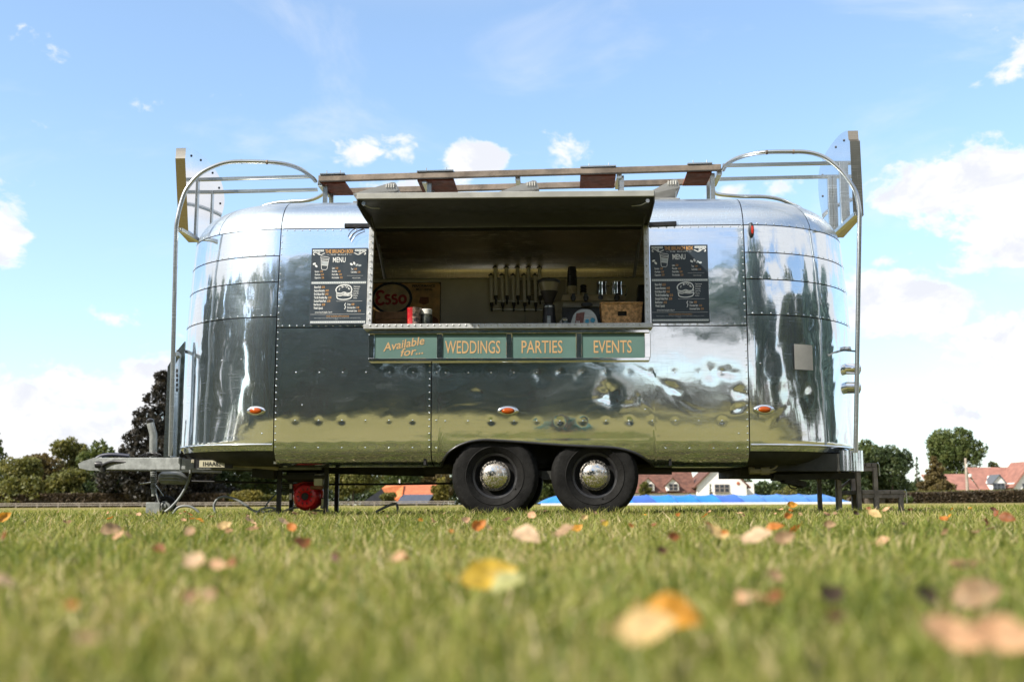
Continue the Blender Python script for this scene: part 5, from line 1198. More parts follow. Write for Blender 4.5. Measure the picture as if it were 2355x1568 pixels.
T('conifer_tree', 'dark conifer rising behind the right end of the caravan', 1958, 962, 52, 150, LEAF_DARK, 'cone', .04, 21, 3400)
T('broadleaf_tree', 'dark tree below the rear bumper', 1880, 1045, 85, 150, LEAF_DARK, 'round', .04, 22, 3400)
T('broadleaf_tree', 'rounded green tree beyond the wooden steps', 2052, 1030, 60, 152, LEAF_DARK, 'round', .14, 23, 3800, .32)
T('broadleaf_tree', 'mid green tree between the bumper and the steps', 1998, 1010, 42, 156, LEAF_GREEN, 'round', .05, 24, 2600)
T('broadleaf_tree', 'large domed green tree at the right, behind the telegraph pole', 2212, 982, 80, 160, LEAF_GREEN, 'round', .14, 25, 6500, .34)
T('broadleaf_tree', 'tan feathery small tree before the low red roof', 2154, 1050, 46, 118, LEAF_TAN, 'cone', .03, 26, 5200, .24)
T('broadleaf_tree', 'low green tree between the domed tree and the white house', 2288, 1060, 26, 165, LEAF_OLIVE, 'round', .05, 27, 1300, .34)
T('spindly_tree', 'thin spiky sapling left of the tan feathery tree', 2113, 1048, 12, 140, LEAF_DARK, 'cone', .05, 28, 320, .22)
T('cypress', 'slim dark cypress against the white gable', 1634.5, 1113, 4.5, 138, LEAF_DARK, 'cone', .02, 29, 420, .14, 'cypress')
T('shrub', 'clipped green bush at the foot of the wooden steps', 2087, 1141, 13, 92, LEAF_GREEN, 'round', .02, 30, 900, .12, 'shrub')
T('shrub', 'green shrub beyond the end of the blue cover', 1962, 1136, 26, 96, LEAF_OLIVE, 'round', .02, 31, 1000, .14, 'shrub')
T('shrub', 'yellowing shrub left of the blue cover end', 1805, 1122, 34, 122, LEAF_OLIVE, 'round', .02, 32, 1000, .2, 'shrub')
def hedge(label, x0, x1, top, Yd, mt, th=1.2, n=6000, leaf=.16, seed=1, zf=(0, 1)):
    a, b = BG(x0, 1150, Yd), BG(x1, 1150, Yd); h0, h1 = BG(x0, top[0], Yd).z, BG(x1, top[1], Yd).z; r = np.random.default_rng(seed)
    s = r.uniform(0, 1, n); hh_ = h0 + (h1 - h0) * s; face = r.uniform(0, 1, n) < .72
    z = np.where(face, r.uniform(0, 1, n) * hh_, hh_ * r.uniform(.93, 1.06, n)); y = np.where(face, Yd - th / 2 + np.abs(r.normal(0, .1, n)), Yd + r.uniform(-.5, .5, n) * th)
    cen = np.stack([(b.x - a.x) * (s - .5), y - Yd, z], 1); u1 = rand_dir(n, r); u2 = np.cross(u1, rand_dir(n, r)); sz = leaf * r.uniform(.6, 1.4, n)[:, None]
    e = thing('hedge', label, 'hedge', ((a.x + b.x) / 2, Yd, 0), None)
    t0 = np.clip(r.uniform(0, 1, n) * .7 + .3 * np.sin(s * 40) ** 2 * .5, 0, 1)
    link('foliage', quads_mesh('foliage', cen, u1 * sz, u2 * sz, t0, mt), None, e)
    m = MB(); m.box((0, .05, (h0 + h1) / 4 * .94), (abs(b.x - a.x), th * .8, (h0 + h1) / 2 * .94)); o = link('inner_branches', m.mesh('inner_branches', (0, 0, 0), 0), BARK, e)
    return e
hedge('low dark hedge behind the fence at the left', -140, 520, (1137, 1136), 118, LEAF_HEDGE, 1.2, 9000, .2, 1)
hedge('dark hedge behind the fence beneath the caravan', 520, 700, (1139, 1143), 118.5, LEAF_OLIVE, 1.2, 3000, .2, 2)
hedge('clipped two-tone hedge in front of the white house at the right', 2070, 2560, (1134.5, 1124), 95, LEAF_HEDGE, 1.5, 9000, .13, 3)
hedge('narrow green top hedge along the two-tone hedge', 2070, 2560, (1131.5, 1123.5), 97.2, LEAF_OLIVE, 1.0, 7000, .12, 4)
hedge('brown hedge glimpsed through the wooden steps', 1950, 2080, (1143, 1143), 94, LEAF_HEDGE, 1.0, 2500, .13, 5)

def belt(label, x0, x1, top, Yd, mt, n, leaf, seed):
    r = np.random.default_rng(seed); a, b = BG(x0, 1150, Yd).x, BG(x1, 1150, Yd).x; h = BG((x0 + x1) / 2, top, Yd).z; s = r.uniform(0, 1, n)
    hh_ = h * (.78 + .14 * np.sin(s * 23 + seed) + .10 * np.sin(s * 61)); cen = np.stack([a + (b - a) * s, Yd + r.uniform(-3, 3, n), hh_ * r.uniform(0, 1, n) ** .8], 1); u1 = rand_dir(n, r); u2 = np.cross(u1, rand_dir(n, r)); sz = leaf * r.uniform(.6, 1.4, n)[:, None]
    tag(link('distant_wood', quads_mesh('distant_wood', cen, u1 * sz, u2 * sz, np.clip(.5 * r.uniform(0, 1, n) + .5 * np.sin(s * 90) ** 2, 0, 1), mt)), label, 'wood', kind='stuff')
belt('dark distant wood closing the view beneath the caravan', 330, 1500, 1086, 190, LEAF_DARK, 26000, .34, 1); belt('dark distant wood behind the right end of the caravan', 1700, 2135, 1088, 190, LEAF_DARK, 11000, .34, 2); belt('distant wood at the far left of the field', -120, 330, 1092, 190, LEAF_OLIVE, 9000, .34, 3)
# post and rail fence
FW = mat('silvered_fence_timber', (.26, .225, .185), .85, 0, .25, 3)
YF = 110.0; fe = thing('rail_fence', 'pale post and rail fence along the far side of the field', 'fence', (BG(500, 1160, YF).x, YF, 0))
xa, xb = BG(-60, 1160, YF).x, BG(1045, 1160, YF).x; ft = BG(300, 1155.3, YF).z; pm = None
for k in range(int((xb - xa) / 2.05) + 1):
    x = xa + k * 2.05
    if pm is None: m = MB(); m.box((0, 0, ft / 2), (.14, .1, ft), None, .01); pm = m.mesh('post', (0, 0, 0), 0); pm.materials.append(FW)
    o = link('post', pm, None, fe); o.location = (x - fe.location.x, 0, 0)
for zf_ in (.93, .52): m = MB(); m.bar((xa, YF - .07, ft * zf_), (xb, YF - .07, ft * zf_), .04, .09); m.build('rail', FW, fe, 0)

# houses
WALLW = mat('white_render', (.74, .73, .70), .85, 0, .05, .8); TILE = mat('brown_tile_roof', (.115, .05, .034), .85, 0, .35, 1.6, .4, 9); TILE2 = mat('pink_tile_roof', (.27, .125, .095), .85, 0, .2, 1.2, .4, 9)
ORT_LIT = mat('orange_roof_lit', (.56, .17, .055), .8, 0, .16, 1.6, .3, 7); ORT_SHADE = mat('orange_roof_shaded', (.42, .125, .055), .8, 0, .16, 1.6, .3, 7); SLATE = mat('blue_grey_slate', (.055, .068, .10), .6, 0, .12, 2); PANE = mat('window_pane', (.03, .035, .045), .1, 0, .2, 2); TIMB = mat('window_timber', (.22, .19, .17), .7, 0, .1, 6); GREYT = mat('grey_window_frame', (.10, .115, .135), .6, 0, .1, 6)  # barn roof: sunlit hip and duller main slope are put into two colours
def B(px, py, Yd): return BG(px, py, Yd)
def house_window(parent, x0, x1, y0, y1, Yd, cols, frame_mt, dy=-.05):
    a, b = B(x0, y1, Yd), B(x1, y0, Yd); w = b.x - a.x; h = b.z - a.z; cx_, cz_ = (a.x + b.x) / 2, (a.z + b.z) / 2
    m = MB(); m.box((cx_, Yd + dy, cz_), (w, .08, h)); fo = m.build('window', frame_mt, parent, 0)
    for i in range(cols):
        for j in range(2):
            m = MB(); pw = w / cols * .74; ph = h / 2 * .78; m.box((a.x + w * (i + .5) / cols, Yd + dy - .045, a.z + h * (j + .5) / 2), (pw, .02, ph)); m.build('pane', PANE, fo, 0)
    m = MB(); m.box((cx_, Yd + dy - .07, a.z - .05), (w * 1.08, .14, .07)); m.build('sill', frame_mt, fo, 0)
def slab(parent, name, pts, mt, th=.12):
    pts = [Vector(p) for p in pts]; n = (pts[1] - pts[0]).cross(pts[2] - pts[0]).normalized(); m = MB(); m.prism(pts, n * th); return m.build(name, mt, parent, 0)
YH = 140
hs = thing('white_house', 'white gabled house with dormers in a brown tiled roof behind the blue cover', 'house', (B(1657, 1150, YH).x, YH, 0))
l, r_, ap = B(1602, 1112, YH), B(1716, 1112, YH), B(1657.5, 1058, YH)
m = MB(); m.prism([(l.x, YH, 0), (r_.x, YH, 0), (r_.x, YH, r_.z), (ap.x, YH, ap.z), (l.x, YH, l.z)], (0, 9, 0)); m.build('gable_wall', WALLW, hs, 0)
for q, sg in ((l, -1), (r_, 1)):
    e1 = Vector((q.x + sg * .5, YH - .35, q.z - .45)); e2 = Vector((ap.x, YH - .35, ap.z + .12)); slab(hs, 'gable_roof', [e1, e2, e2 + Vector((0, 9.5, 0)), e1 + Vector((0, 9.5, 0))], TILE, .16 * sg)
house_window(hs, 1643, 1676, 1113, 1131, YH, 3, TIMB)
m = MB(); m.lathe([(.22, 0), (.2, .06), (0, .08)], 10, B(1697, 1111, YH), (0, -1, 0)); m.build('alarm_box', mat('terracotta', (.4, .12, .06), .6, 0, .1, 9), hs, 40)
w0, w1 = B(1468, 1134, YH), B(1603, 1134, YH); rz = B(1540, 1082, YH).z
slab(hs, 'main_roof', [(w0.x - 3, YH + .6, w0.z), (w1.x, YH + .6, w0.z), (w1.x, YH + 4.4, rz), (w0.x - 3, YH + 4.4, rz)], TILE)
m = MB(); m.box(((w0.x + w1.x) / 2 - 1.5, YH + 4.4, w0.z / 2), (w1.x - w0.x + 3, 7, w0.z)); m.build('wall', WALLW, hs, 0)
m = MB(); a, b = B(1716, 1108, YH + 2), B(1734, 1140, YH + 2); m.box(((a.x + b.x) / 2, YH + 5, a.z / 2), (b.x - a.x, 6, a.z)); m.build('side_wing', WALLW, hs, 0)
for dxp in (1490, 1547):
    a, b, t = B(dxp - 18, 1113, YH), B(dxp + 18, 1113, YH), B(dxp, 1098, YH); bot = B(dxp, 1128, YH).z
    m = MB(); m.prism([(a.x + .2, YH + .3, bot), (b.x - .2, YH + .3, bot), (b.x - .2, YH + .3, b.z), (t.x, YH + .3, t.z), (a.x + .2, YH + .3, a.z)], (0, 3.5, 0)); dm = m.build('dormer', WALLW, hs, 0)
    for q in (a, b): slab(dm, 'dormer_roof', [(q.x, YH + .05, q.z - .1), (t.x, YH + .05, t.z + .08), (t.x, YH + 3.8, t.z + .08), (q.x, YH + 3.8, q.z - .1)], TILE, .1 if q is b else -.1)
    house_window(dm, dxp - 9, dxp + 10, 1112, 1127, YH + .3, 2, TIMB)
YR = 150
h2 = thing('gabled_house', 'white house with pink tiled roof and bay dormer at the right edge', 'house', (B(2320, 1150, YR).x, YR, 0))
a, b = B(2257, 1073, YR), B(2352, 1073, YR); ev = B(2257, 1133, YR).z
slab(h2, 'roof', [(a.x, YR + .5, ev), (b.x + 14, YR + .5, ev), (b.x + 14, YR + 5.5, a.z), (a.x, YR + 5.5, a.z)], TILE2)
m = MB(); m.box(((a.x + b.x) / 2 + 7, YR + 5, ev / 2), (b.x - a.x + 13, 8, ev)); m.build('wall', WALLW, h2, 0)
ga, gb = B(2324, 1112, YR), B(2400, 1030, YR); gx = ga.x
m = MB(); m.prism([(gx, YR - .8, 0), (gx + 4.8, YR - .8, 0), (gx + 4.8, YR - .8, ga.z), (gx + 2.4, YR - .8, ga.z + 2.8), (gx, YR - .8, ga.z)], (0, 6, 0)); m.build('gable_wall', WALLW, h2, 0)
slab(h2, 'gable_roof', [(gx - .4, YR - 1.2, ga.z - .5), (gx + 2.4, YR - 1.2, ga.z + 2.95), (gx + 2.4, YR + 5, ga.z + 2.95), (gx - .4, YR + 5, ga.z - .5)], TILE2, -.2)
t, q0, q1 = B(2297, 1092, YR), B(2282, 1110, YR), B(2311, 1110, YR); bt = B(2297, 1129, YR).z
m = MB(); m.prism([(q0.x, YR, bt), (q1.x, YR, bt), (q1.x, YR, q1.z), (t.x, YR, t.z), (q0.x, YR, q0.z)], (0, 3.5, 0)); dm = m.build('dormer', WALLW, h2, 0)
for q in (q0, q1): slab(dm, 'dormer_roof', [(q.x + (.2 if q is q1 else -.2), YR - .2, q.z - .1), (t.x, YR - .2, t.z + .1), (t.x, YR + 3, t.z + .1), (q.x, YR + 3, q.z - .1)], GREYT, .08 if q is q1 else -.08)
house_window(dm, 2283, 2309, 1110.5, 1127, YR, 3, GREYT); house_window(h2, 2351, 2372, 1111, 1127, YR - .8, 2, GREYT)
hl_ = B(2243, 1134, YR); m = MB(); m.prism([(hl_.x, YR + 2, hl_.z * .7), (a.x, YR + 2, hl_.z * .7), (a.x, YR + 2, B(2257, 1118, YR).z)], (0, 5, 0)); m.build('lean_to', WALLW, h2, 0)
h3 = thing('red_roofed_cottage', 'low red tiled roof beyond the tan feathery tree', 'house', (B(2170, 1150, 142).x, 142, 0))
a, b = B(2117, 1092, 146), B(2223, 1091, 146); ev = B(2117, 1134, 142).z; slab(h3, 'roof', [(a.x, 142, ev), (b.x, 142, ev), (b.x, 146, b.z), (a.x, 146, a.z)], TILE2); m = MB(); m.box(((a.x + b.x) / 2, 146, ev / 2), (b.x - a.x - .6, 7, ev)); m.build('wall', WALLW, h3, 0)
bn = thing('barn', 'barn with bright orange hipped roof and blue-grey lean-to under the caravan', 'barn', (B(940, 1150, 140).x, 140, 0))
YB = 140; q = lambda x, y, Yd=YB: B(780 / 1.2528 + x * .2335 / 1.2528, (1340 + y * .2335) / 1.2528, Yd)
A1, A2, A3, A4 = q(1368, 285), q(1445, 232, YB + 4), q(1640, 232, YB + 4), q(1500, 445)
slab(bn, 'hip_roof', [A1, q(1480, 445), q(1560, 445), q(1622, 370), q(1640, 232, YB + 3), q(1440, 232, YB + 3)], ORT_LIT)
slab(bn, 'main_roof', [q(1630, 372, YB + .6), q(2130, 372, YB + .6), q(2110, 236, YB + 4), q(1640, 232, YB + 4)], ORT_SHADE)
slab(bn, 'lean_to_roof', [q(1550, 480, YB - 1.2), q(1930, 480, YB - 1.2), q(2005, 368, YB + .3), q(1618, 370, YB + .3)], SLATE)
m = MB(); a, b = q(1200, 400, YB + 1), q(2090, 400, YB + 1); m.box(((a.x + b.x) / 2, YB + 4, a.z / 2 - .2), (b.x - a.x, 5, a.z)); m.build('wall', mat('black_weatherboard', (.014, .017, .026), .7, 0, .2, 2), bn, 0)
m = MB(); m.prism([q(1150, 440, YB + .5), q(1370, 290, YB + .5), q(1500, 450, YB + .5), q(1480, 520, YB + .5), q(1150, 520, YB + .5)], (0, 2, 0)); m.build('end_wall', mat('black_boards', (.014, .017, .026), .7, 0, .2, 2), bn, 0)
m = MB(); m.box(q(1587, 215, YB + 4), (.12, .12, .9)); m.build('flue', WALLW, bn, 0)
po = thing('telegraph_pole', 'weathered telegraph pole in front of the domed tree', 'pole', (B(2220, 1150, 105).x, 105, 0))
a = B(2219.5, 1053, 105); m = MB(); m.tube([(a.x, 105, 0), (a.x, 105, a.z)], [.15, .11], 10); m.build('pole_shaft', mat('grey_pole', (.33, .28, .23), .9, 0, .2, 3), po, 60)
m = MB(); m.box((a.x, 104.9, a.z - .7), (.1, .1, .35)); m.lathe([(.14, -.14), (.17, 0), (.14, .14)], 10, (a.x + .3, 104.95, B(2220, 1093, 105).z), (0, 0, 1)); m.build('insulator', WHITEP, po, 30)
sh = thing('shed', 'small shed with blue-grey roof glimpsed through the wooden steps', 'shed', (B(2012, 1150, 93.2).x, 93.2, 0))
a, b = B(1988, 1144, 93), B(2036, 1144, 93); t_ = B(2012, 1134, 93).z; slab(sh, 'roof', [(a.x, 92.6, a.z), (b.x, 92.6, a.z), (b.x - .2, 93.8, t_), (a.x + .5, 93.8, t_)], mat('pale_blue_roof', (.25, .30, .42), .6, 0, .1, 3), .06); m = MB(); m.box(((a.x + b.x) / 2, 93.5, a.z / 2), (b.x - a.x - .2, 1.2, a.z - .02)); m.build('wall', BARK, sh, 0)

# blue domed cricket cover
YT = 70.0; BLUE = mat('blue_sheeting', (.022, .19, .52), .42, 0, .12, .6); BLUE2 = mat('deep_blue_sheeting', (.04, .115, .42), .42, 0, .12, .6); BLUE3 = mat('light_blue_sheeting', (.07, .20, .48), .42, 0, .12, .6)
tp = thing('pitch_cover', 'long blue domed cricket pitch cover on a white rail', 'cover', (B(1590, 1160, YT).x, YT, 0))
xs = [B(1236 + k * (1945 - 1236) / 14, 1160, YT).x for k in range(15)]; hT = B(1600, 1136.5, YT).z; zB = B(1600, 1156, YT).z; zB = max(zB, .14)
for k in range(14):
    x0, x1 = xs[k], xs[k + 1]; dpt = 1.7
    def fn(s, t, x0=x0, x1=x1, k=k):
        th = math.pi * t; sag = .06 * math.sin(math.pi * s); lean = .55 * math.sin(th)
        endk = 1.0
        if k == 13: endk = max(.0, 1 - s ** 2.2)
        if k == 0: endk = max(0., 1 - (1 - s) ** 2.2)
        return Vector((x0 + (x1 - x0) * s - lean * 1.0 + (.55 if True else 0), YT + dpt / 2 - dpt / 2 * math.cos(th), zB + (hT - zB) * (math.sin(th) ** .8 if th < math.pi else 0) * endk - sag * math.sin(th)))
    m = MB(); m.grid(fn, 6, 10); m.build('cover_panel', (BLUE, BLUE2, BLUE, BLUE, BLUE2, BLUE, BLUE, BLUE, BLUE2, BLUE3, BLUE3, BLUE3, BLUE3, BLUE3)[k], tp, 60)
    m = MB(); m.tube([fn(0, t / 10) + Vector((0, -.01, .01)) for t in range(11)], .02, 5); m.build('hoop_rib', BLUE2, tp, 60)
m = MB(); m.box(((xs[0] + xs[-1]) / 2 + .3, YT - .06, zB / 2 + .01), (xs[-1] - xs[0] + .2, .06, zB), None, .01); m.build('base_rail', WHITEP, tp, 0)

# trees on the near side of the field, mirrored in the polished side of the caravan
def refl(label, x, y, h, w, mt, seed, z0f, n, leaf, shape='round'):
    lobes = (round_lobes if shape == 'round' else cone_lobes)(w, h, h * z0f, seed, 22); e = thing('field_tree', label, 'tree', (x, y, 0), None, 'trees mirrored in the caravan')
    link('crown', crown_mesh('crown', lobes, n, leaf, mt, seed), None, e); link('trunk', trunk_mesh('trunk', h, h * .026, lobes, seed, .7), BARK, e); return e
LEAF_TEAL_SHADE = leafy('blue_shade_tinted_leaves', [(0, G(.028, .066, .07)), (.5, G(.065, .13, .12)), (1, G(.13, .20, .16))], .3)  # bluish shade of the mirrored foliage is mixed into the leaf colour
REFL = [(-26, -22, 15, 7.5, LEAF_DARK, .05), (-18.5, -21, 14.5, 6.0, LEAF_TEAL_SHADE, .03), (-13, -19, 14.2, 5.2, LEAF_DARK, .03), (-9.0, -18, 14.0, 4.8, LEAF_TEAL_SHADE, .03), (-5.2, -18.5, 13.6, 4.6, LEAF_TEAL_SHADE, .03), (-1.8, -19.5, 12.4, 4.0, LEAF_TEAL_SHADE, .03),
        (8.2, -17, 13.2, 6.6, LEAF_TEAL_SHADE, .46), (21, -25, 13, 5.0, LEAF_TEAL_SHADE, .05), (30, -16, 14, 6.0, LEAF_DARK, .05), (37, -3, 14, 6.0, LEAF_TEAL_SHADE, .05), (-36, -12, 15, 7.5, LEAF_TEAL_SHADE, .05), (-40, 2, 14, 6.0, LEAF_DARK, .05), (-36, 14, 12, 5.0, LEAF_DARK, .05), (36, 12, 12, 5.0, LEAF_TEAL_SHADE, .05),
        (14.5, -27, 12, 4.5, LEAF_TEAL_SHADE, .03), (35, -10, 13, 5.0, LEAF_DARK, .03), (39, 5, 14, 5.5, LEAF_TEAL_SHADE, .03), (-39, -5, 14, 5.5, LEAF_TEAL_SHADE, .03), (-40, 9, 13, 5.0, LEAF_TEAL_SHADE, .03)]
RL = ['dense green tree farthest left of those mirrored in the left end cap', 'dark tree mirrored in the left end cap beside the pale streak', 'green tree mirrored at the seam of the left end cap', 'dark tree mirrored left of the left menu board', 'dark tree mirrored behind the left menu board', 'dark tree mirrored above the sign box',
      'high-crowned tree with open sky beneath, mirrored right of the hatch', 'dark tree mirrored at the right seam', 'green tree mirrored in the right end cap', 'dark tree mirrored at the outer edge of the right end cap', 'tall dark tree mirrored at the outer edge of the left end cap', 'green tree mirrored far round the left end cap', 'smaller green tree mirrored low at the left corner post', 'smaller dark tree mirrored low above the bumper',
      'dark tree mirrored just right of the open sky gap', 'dark tree mirrored left of the tail lamps', 'shade-tinted tree mirrored behind the tail lamps', 'shade-tinted tree mirrored at the corner post', 'low shade-tinted tree mirrored at the far left rim']
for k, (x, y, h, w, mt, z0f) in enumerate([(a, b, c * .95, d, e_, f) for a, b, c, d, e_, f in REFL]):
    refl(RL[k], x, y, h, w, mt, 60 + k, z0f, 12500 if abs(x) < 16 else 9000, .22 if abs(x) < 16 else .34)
e = thing('hedge', 'long dark hedge mirrored low in the caravan side', 'hedge', (0, -46, 0))
r0 = np.random.default_rng(5); n = 12000; s = r0.uniform(-70, 70, n); cen = np.stack([s, r0.uniform(-1.2, 1.2, n), r0.uniform(0, 1, n) * (2.6 + 1.2 * np.sin(s * .37) + .8 * np.sin(s * 1.1))], 1); u1 = rand_dir(n, r0); u2 = np.cross(u1, rand_dir(n, r0)); link('foliage', quads_mesh('foliage', cen, u1 * .4, u2 * .4, r0.uniform(0, 1, n), LEAF_HEDGE), None, e)

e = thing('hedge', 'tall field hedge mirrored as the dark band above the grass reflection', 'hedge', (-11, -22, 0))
r0 = np.random.default_rng(6); n = 16000; s = r0.uniform(-15, 11.5, n); cen = np.stack([s, r0.uniform(-.8, .8, n), r0.uniform(0, 1, n) * (3.4 + .5 * np.sin(s * .9) + .3 * np.sin(s * 2.3))], 1); u1 = rand_dir(n, r0); u2 = np.cross(u1, rand_dir(n, r0)); link('foliage', quads_mesh('foliage', cen, u1 * .2, u2 * .2, r0.uniform(0, 1, n), LEAF_TEAL_SHADE), None, e)

# ================================================================== grass
def grass():
    r = np.random.default_rng(11); K = 1.02; P_ = []
    def ring(n, r0, r1, pw):
        t = r.uniform(0, 1, n); rad = (r0 ** pw + t * (r1 ** pw - r0 ** pw)) ** (1 / pw); az = r.uniform(-.52, .52, n); return np.stack([rad * np.sin(az), rad * np.cos(az)], 1)
    pts = np.concatenate([ring(38000, .55, 2.2, 2.0), ring(180000, 2.2, 12, .9), ring(60000, 12, 34, .8)])
    # tussocks: pull part of the blades together
    cl = pts[r.choice(len(pts), len(pts) // 9)]; j = r.choice(len(pts), int(len(pts) * .5), replace=False)
    k = r.integers(0, len(cl), len(j)); near = np.abs(np.hypot(*cl[k].T) - np.hypot(*pts[j].T)) < 99
    sz = .028 + .006 * np.hypot(*cl[k].T)[:, None] * .3; pts[j] = cl[k] + r.normal(0, 1, (len(j), 2)) * sz
    # a few taller tufts at the wheels, legs and steps
    ex = []
    for (px, py, v_, n_) in ((1060, 1170, .0, 40), (1110, 1172, 0, 60), (1160, 1172, 0, 60), (1210, 1172, 0, 50), (1300, 1170, 0, 60), (1360, 1170, 0, 60), (1420, 1170, 0, 60), (1450, 1168, 0, 50), (360, 1175, .9, 60), (650, 1175, .5, 50), (750, 1175, .5, 50), (2000, 1160, .7, 60)):
        q = MC @ Vector((P(px, py, v_).x, v_ - .08, 0)); ex.append(np.array([[q.x, q.y]]) + r.normal(0, 1, (n_, 2)) * np.array([[.11, .04]]))
    nx = sum(len(a) for a in ex); pts = np.concatenate([pts] + ex); n = len(pts); dist = np.hypot(*pts.T)
    fine = np.sin(pts[:, 0] * 9.1 + 2.1 * np.sin(pts[:, 1] * 7.3)) * np.sin(pts[:, 1] * 8.3 + 1.7 * np.sin(pts[:, 0] * 6.1)); patch = .5 + .2 * fine + .3 * np.sin(pts[:, 0] * 3.1 + pts[:, 1] * 2.2) * np.cos(pts[:, 1] * 2.7) + .3 * .5 * np.sin(pts[:, 0] * 1.7 + 1.3 * np.sin(pts[:, 1] * 1.1)) * np.sin(pts[:, 1] * 1.9 + pts[:, 0] * .6)
    h = r.gamma(6, .0066, n) * (.75 + .45 * patch) * np.clip(.62 + dist * .06, .62, 1.12); h[-nx:] = r.uniform(.05, .115, nx)
    h = np.minimum(h, .115); w = r.uniform(.0012, .0027, n) * np.clip(.7 + dist * .18, .8, 3.4)
    az = r.uniform(0, 2 * math.pi, n); lean = np.abs(r.normal(0, .85, n)) * h; dx = np.stack([np.cos(az), np.sin(az)], 1); fz = r.uniform(0, math.pi, n); sx = np.stack([np.cos(fz), np.sin(fz)], 1)
    co = np.zeros((n, 5, 3)); co[:, 0, :2] = pts - sx * w[:, None]; co[:, 1, :2] = pts + sx * w[:, None]
    mid = pts + dx * (lean * .35)[:, None]; co[:, 2, :2] = mid - sx * (w * .8)[:, None]; co[:, 3, :2] = mid + sx * (w * .8)[:, None]; co[:, 2:4, 2] = (h * .58)[:, None]
    co[:, 4, :2] = pts + dx * lean[:, None]; co[:, 4, 2] = h; co[:, :2, 2] = -.004
    b = np.arange(n)[:, None] * 5; f = np.concatenate([b + np.array([[0, 1, 3]]), b + np.array([[0, 3, 2]]), b + np.array([[2, 3, 4]])])
    me = np_mesh('grass', co.reshape(-1, 3), f, False)
    tint = np.clip(.68 - .48 * patch + r.normal(0, .24, n) + (r.uniform(0, 1, n) < .14) * .45, 0, 1); at = me.attributes.new('tint', 'FLOAT', 'POINT'); at.data.foreach_set('value', np.repeat(tint, 5).astype(np.float32))
    o = link('grass', me, leafy('grass_blades', [(0, G(.08, .115, .02)), (.3, G(.18, .22, .038)), (.6, G(.30, .315, .075)), (.85, G(.46, .405, .17)), (1, G(.58, .48, .28))], .42, .5))
    tag(o, 'short green and straw-coloured grass of the mown field', 'grass', kind='stuff')
grass()

# fallen leaves
LC = {'tan': (.42, .27, .15), 'peach': (.70, .42, .24), 'pale pink': (.64, .45, .28), 'orange': (.55, .19, .03), 'brown': (.13, .055, .03), 'red-brown': (.28, .095, .03), 'yellow': (.62, .42, .05), 'golden': (.66, .30, .03), 'cream': (.66, .46, .20), 'pale green': (.42, .42, .16), 'dark': (.07, .045, .025)}
def leaf_mat(nm, c):
    m, t, b = new_mat('fallen_leaf_' + nm.replace(' ', '_').replace('-', '_')); out = t.n['Material Output']; tc = t.node('ShaderNodeTexCoord').outputs['Object']
    n = t.noise(tc, 1.7, 5, .6); sp = t.ramp(t.noise(tc, 7, 3, .6), .62, .72)
    col = t.mix(t.ramp(n, .35, .65), tuple(x * .72 for x in c) + (1,), tuple(min(1, x * 1.12) for x in c) + (1,)); col = t.mix(t.m('MULTIPLY', sp, .55), col, (.10, .05, .02, 1))
    t.l.new(col, b.inputs['Base Color']); b.inputs['Roughness'].default_value = .6
    tr = t.node('ShaderNodeBsdfTranslucent'); t.l.new(col, tr.inputs[0]); mx = t.node('ShaderNodeMixShader'); mx.inputs[0].default_value = .4; t.l.new(b.outputs[0], mx.inputs[1]); t.l.new(tr.outputs[0], mx.inputs[2]); t.l.new(mx.outputs[0], out.inputs[0]); return m
LM = {k: leaf_mat(k, c) for k, c in LC.items()}
def leaf_shape(seed):
    r = random.Random(seed); cu, cv_ = r.uniform(.8, 2.2), r.uniform(-.5, 1.3); tw = r.uniform(-.6, .6); m = MB()
    def fn(s, t):
        x = (t - .5) * 2; wv = .62 * math.sin(math.pi * min(1, max(0, t)) ** .8) ** .8 * (1 + .06 * math.sin(t * 26)); y = (s - .5) * 2 * wv
        return Vector((x, y, cv_ * .35 * x * x + cu * .45 * y * y + tw * x * y * .5 + .05 * math.sin(7 * x + seed)))
    m.grid(fn, 6, 10); m.tube([(-1, 0, cv_ * .35), (-1.25, .03, cv_ * .5), (-1.5, .1, cv_ * .6)], .025, 5); return m.mesh('fallen_leaf', (0, 0, 0), 60)
LSH = [leaf_shape(k) for k in range(6)]
A_ = [(1303, 135, 42, 'pale pink'), (1345, 160, 46, 'orange'), (20, 110, 50, 'golden'), (22, 195, 48, 'red-brown'), (512, 165, 72, 'tan'), (585, 195, 34, 'peach'), (640, 100, 24, 'peach'), (1032, 150, 50, 'cream'), (905, 330, 112, 'pale pink'), (1000, 330, 64, 'peach'), (1062, 320, 58, 'red-brown'), (870, 470, 66, 'peach'), (968, 475, 74, 'tan'), (330, 515, 44, 'orange'), (1845, 298, 64, 'peach'), (1545, 295, 50, 'brown'), (20, 405, 84, 'pale pink'), (2250, 390, 190, 'yellow'), (405, 675, 84, 'tan'), (2140, 125, 38, 'peach'), (2200, 152, 60, 'orange'), (2246, 158, 34, 'cream'), (1936, 122, 22, 'golden'), (735, 258, 54, 'red-brown'), (845, 124, 20, 'peach'), (2076, 175, 20, 'orange'), (880, 186, 60, 'tan'), (1146, 124, 36, 'tan'), (110, 135, 24, 'dark'), (345, 315, 24, 'dark')]
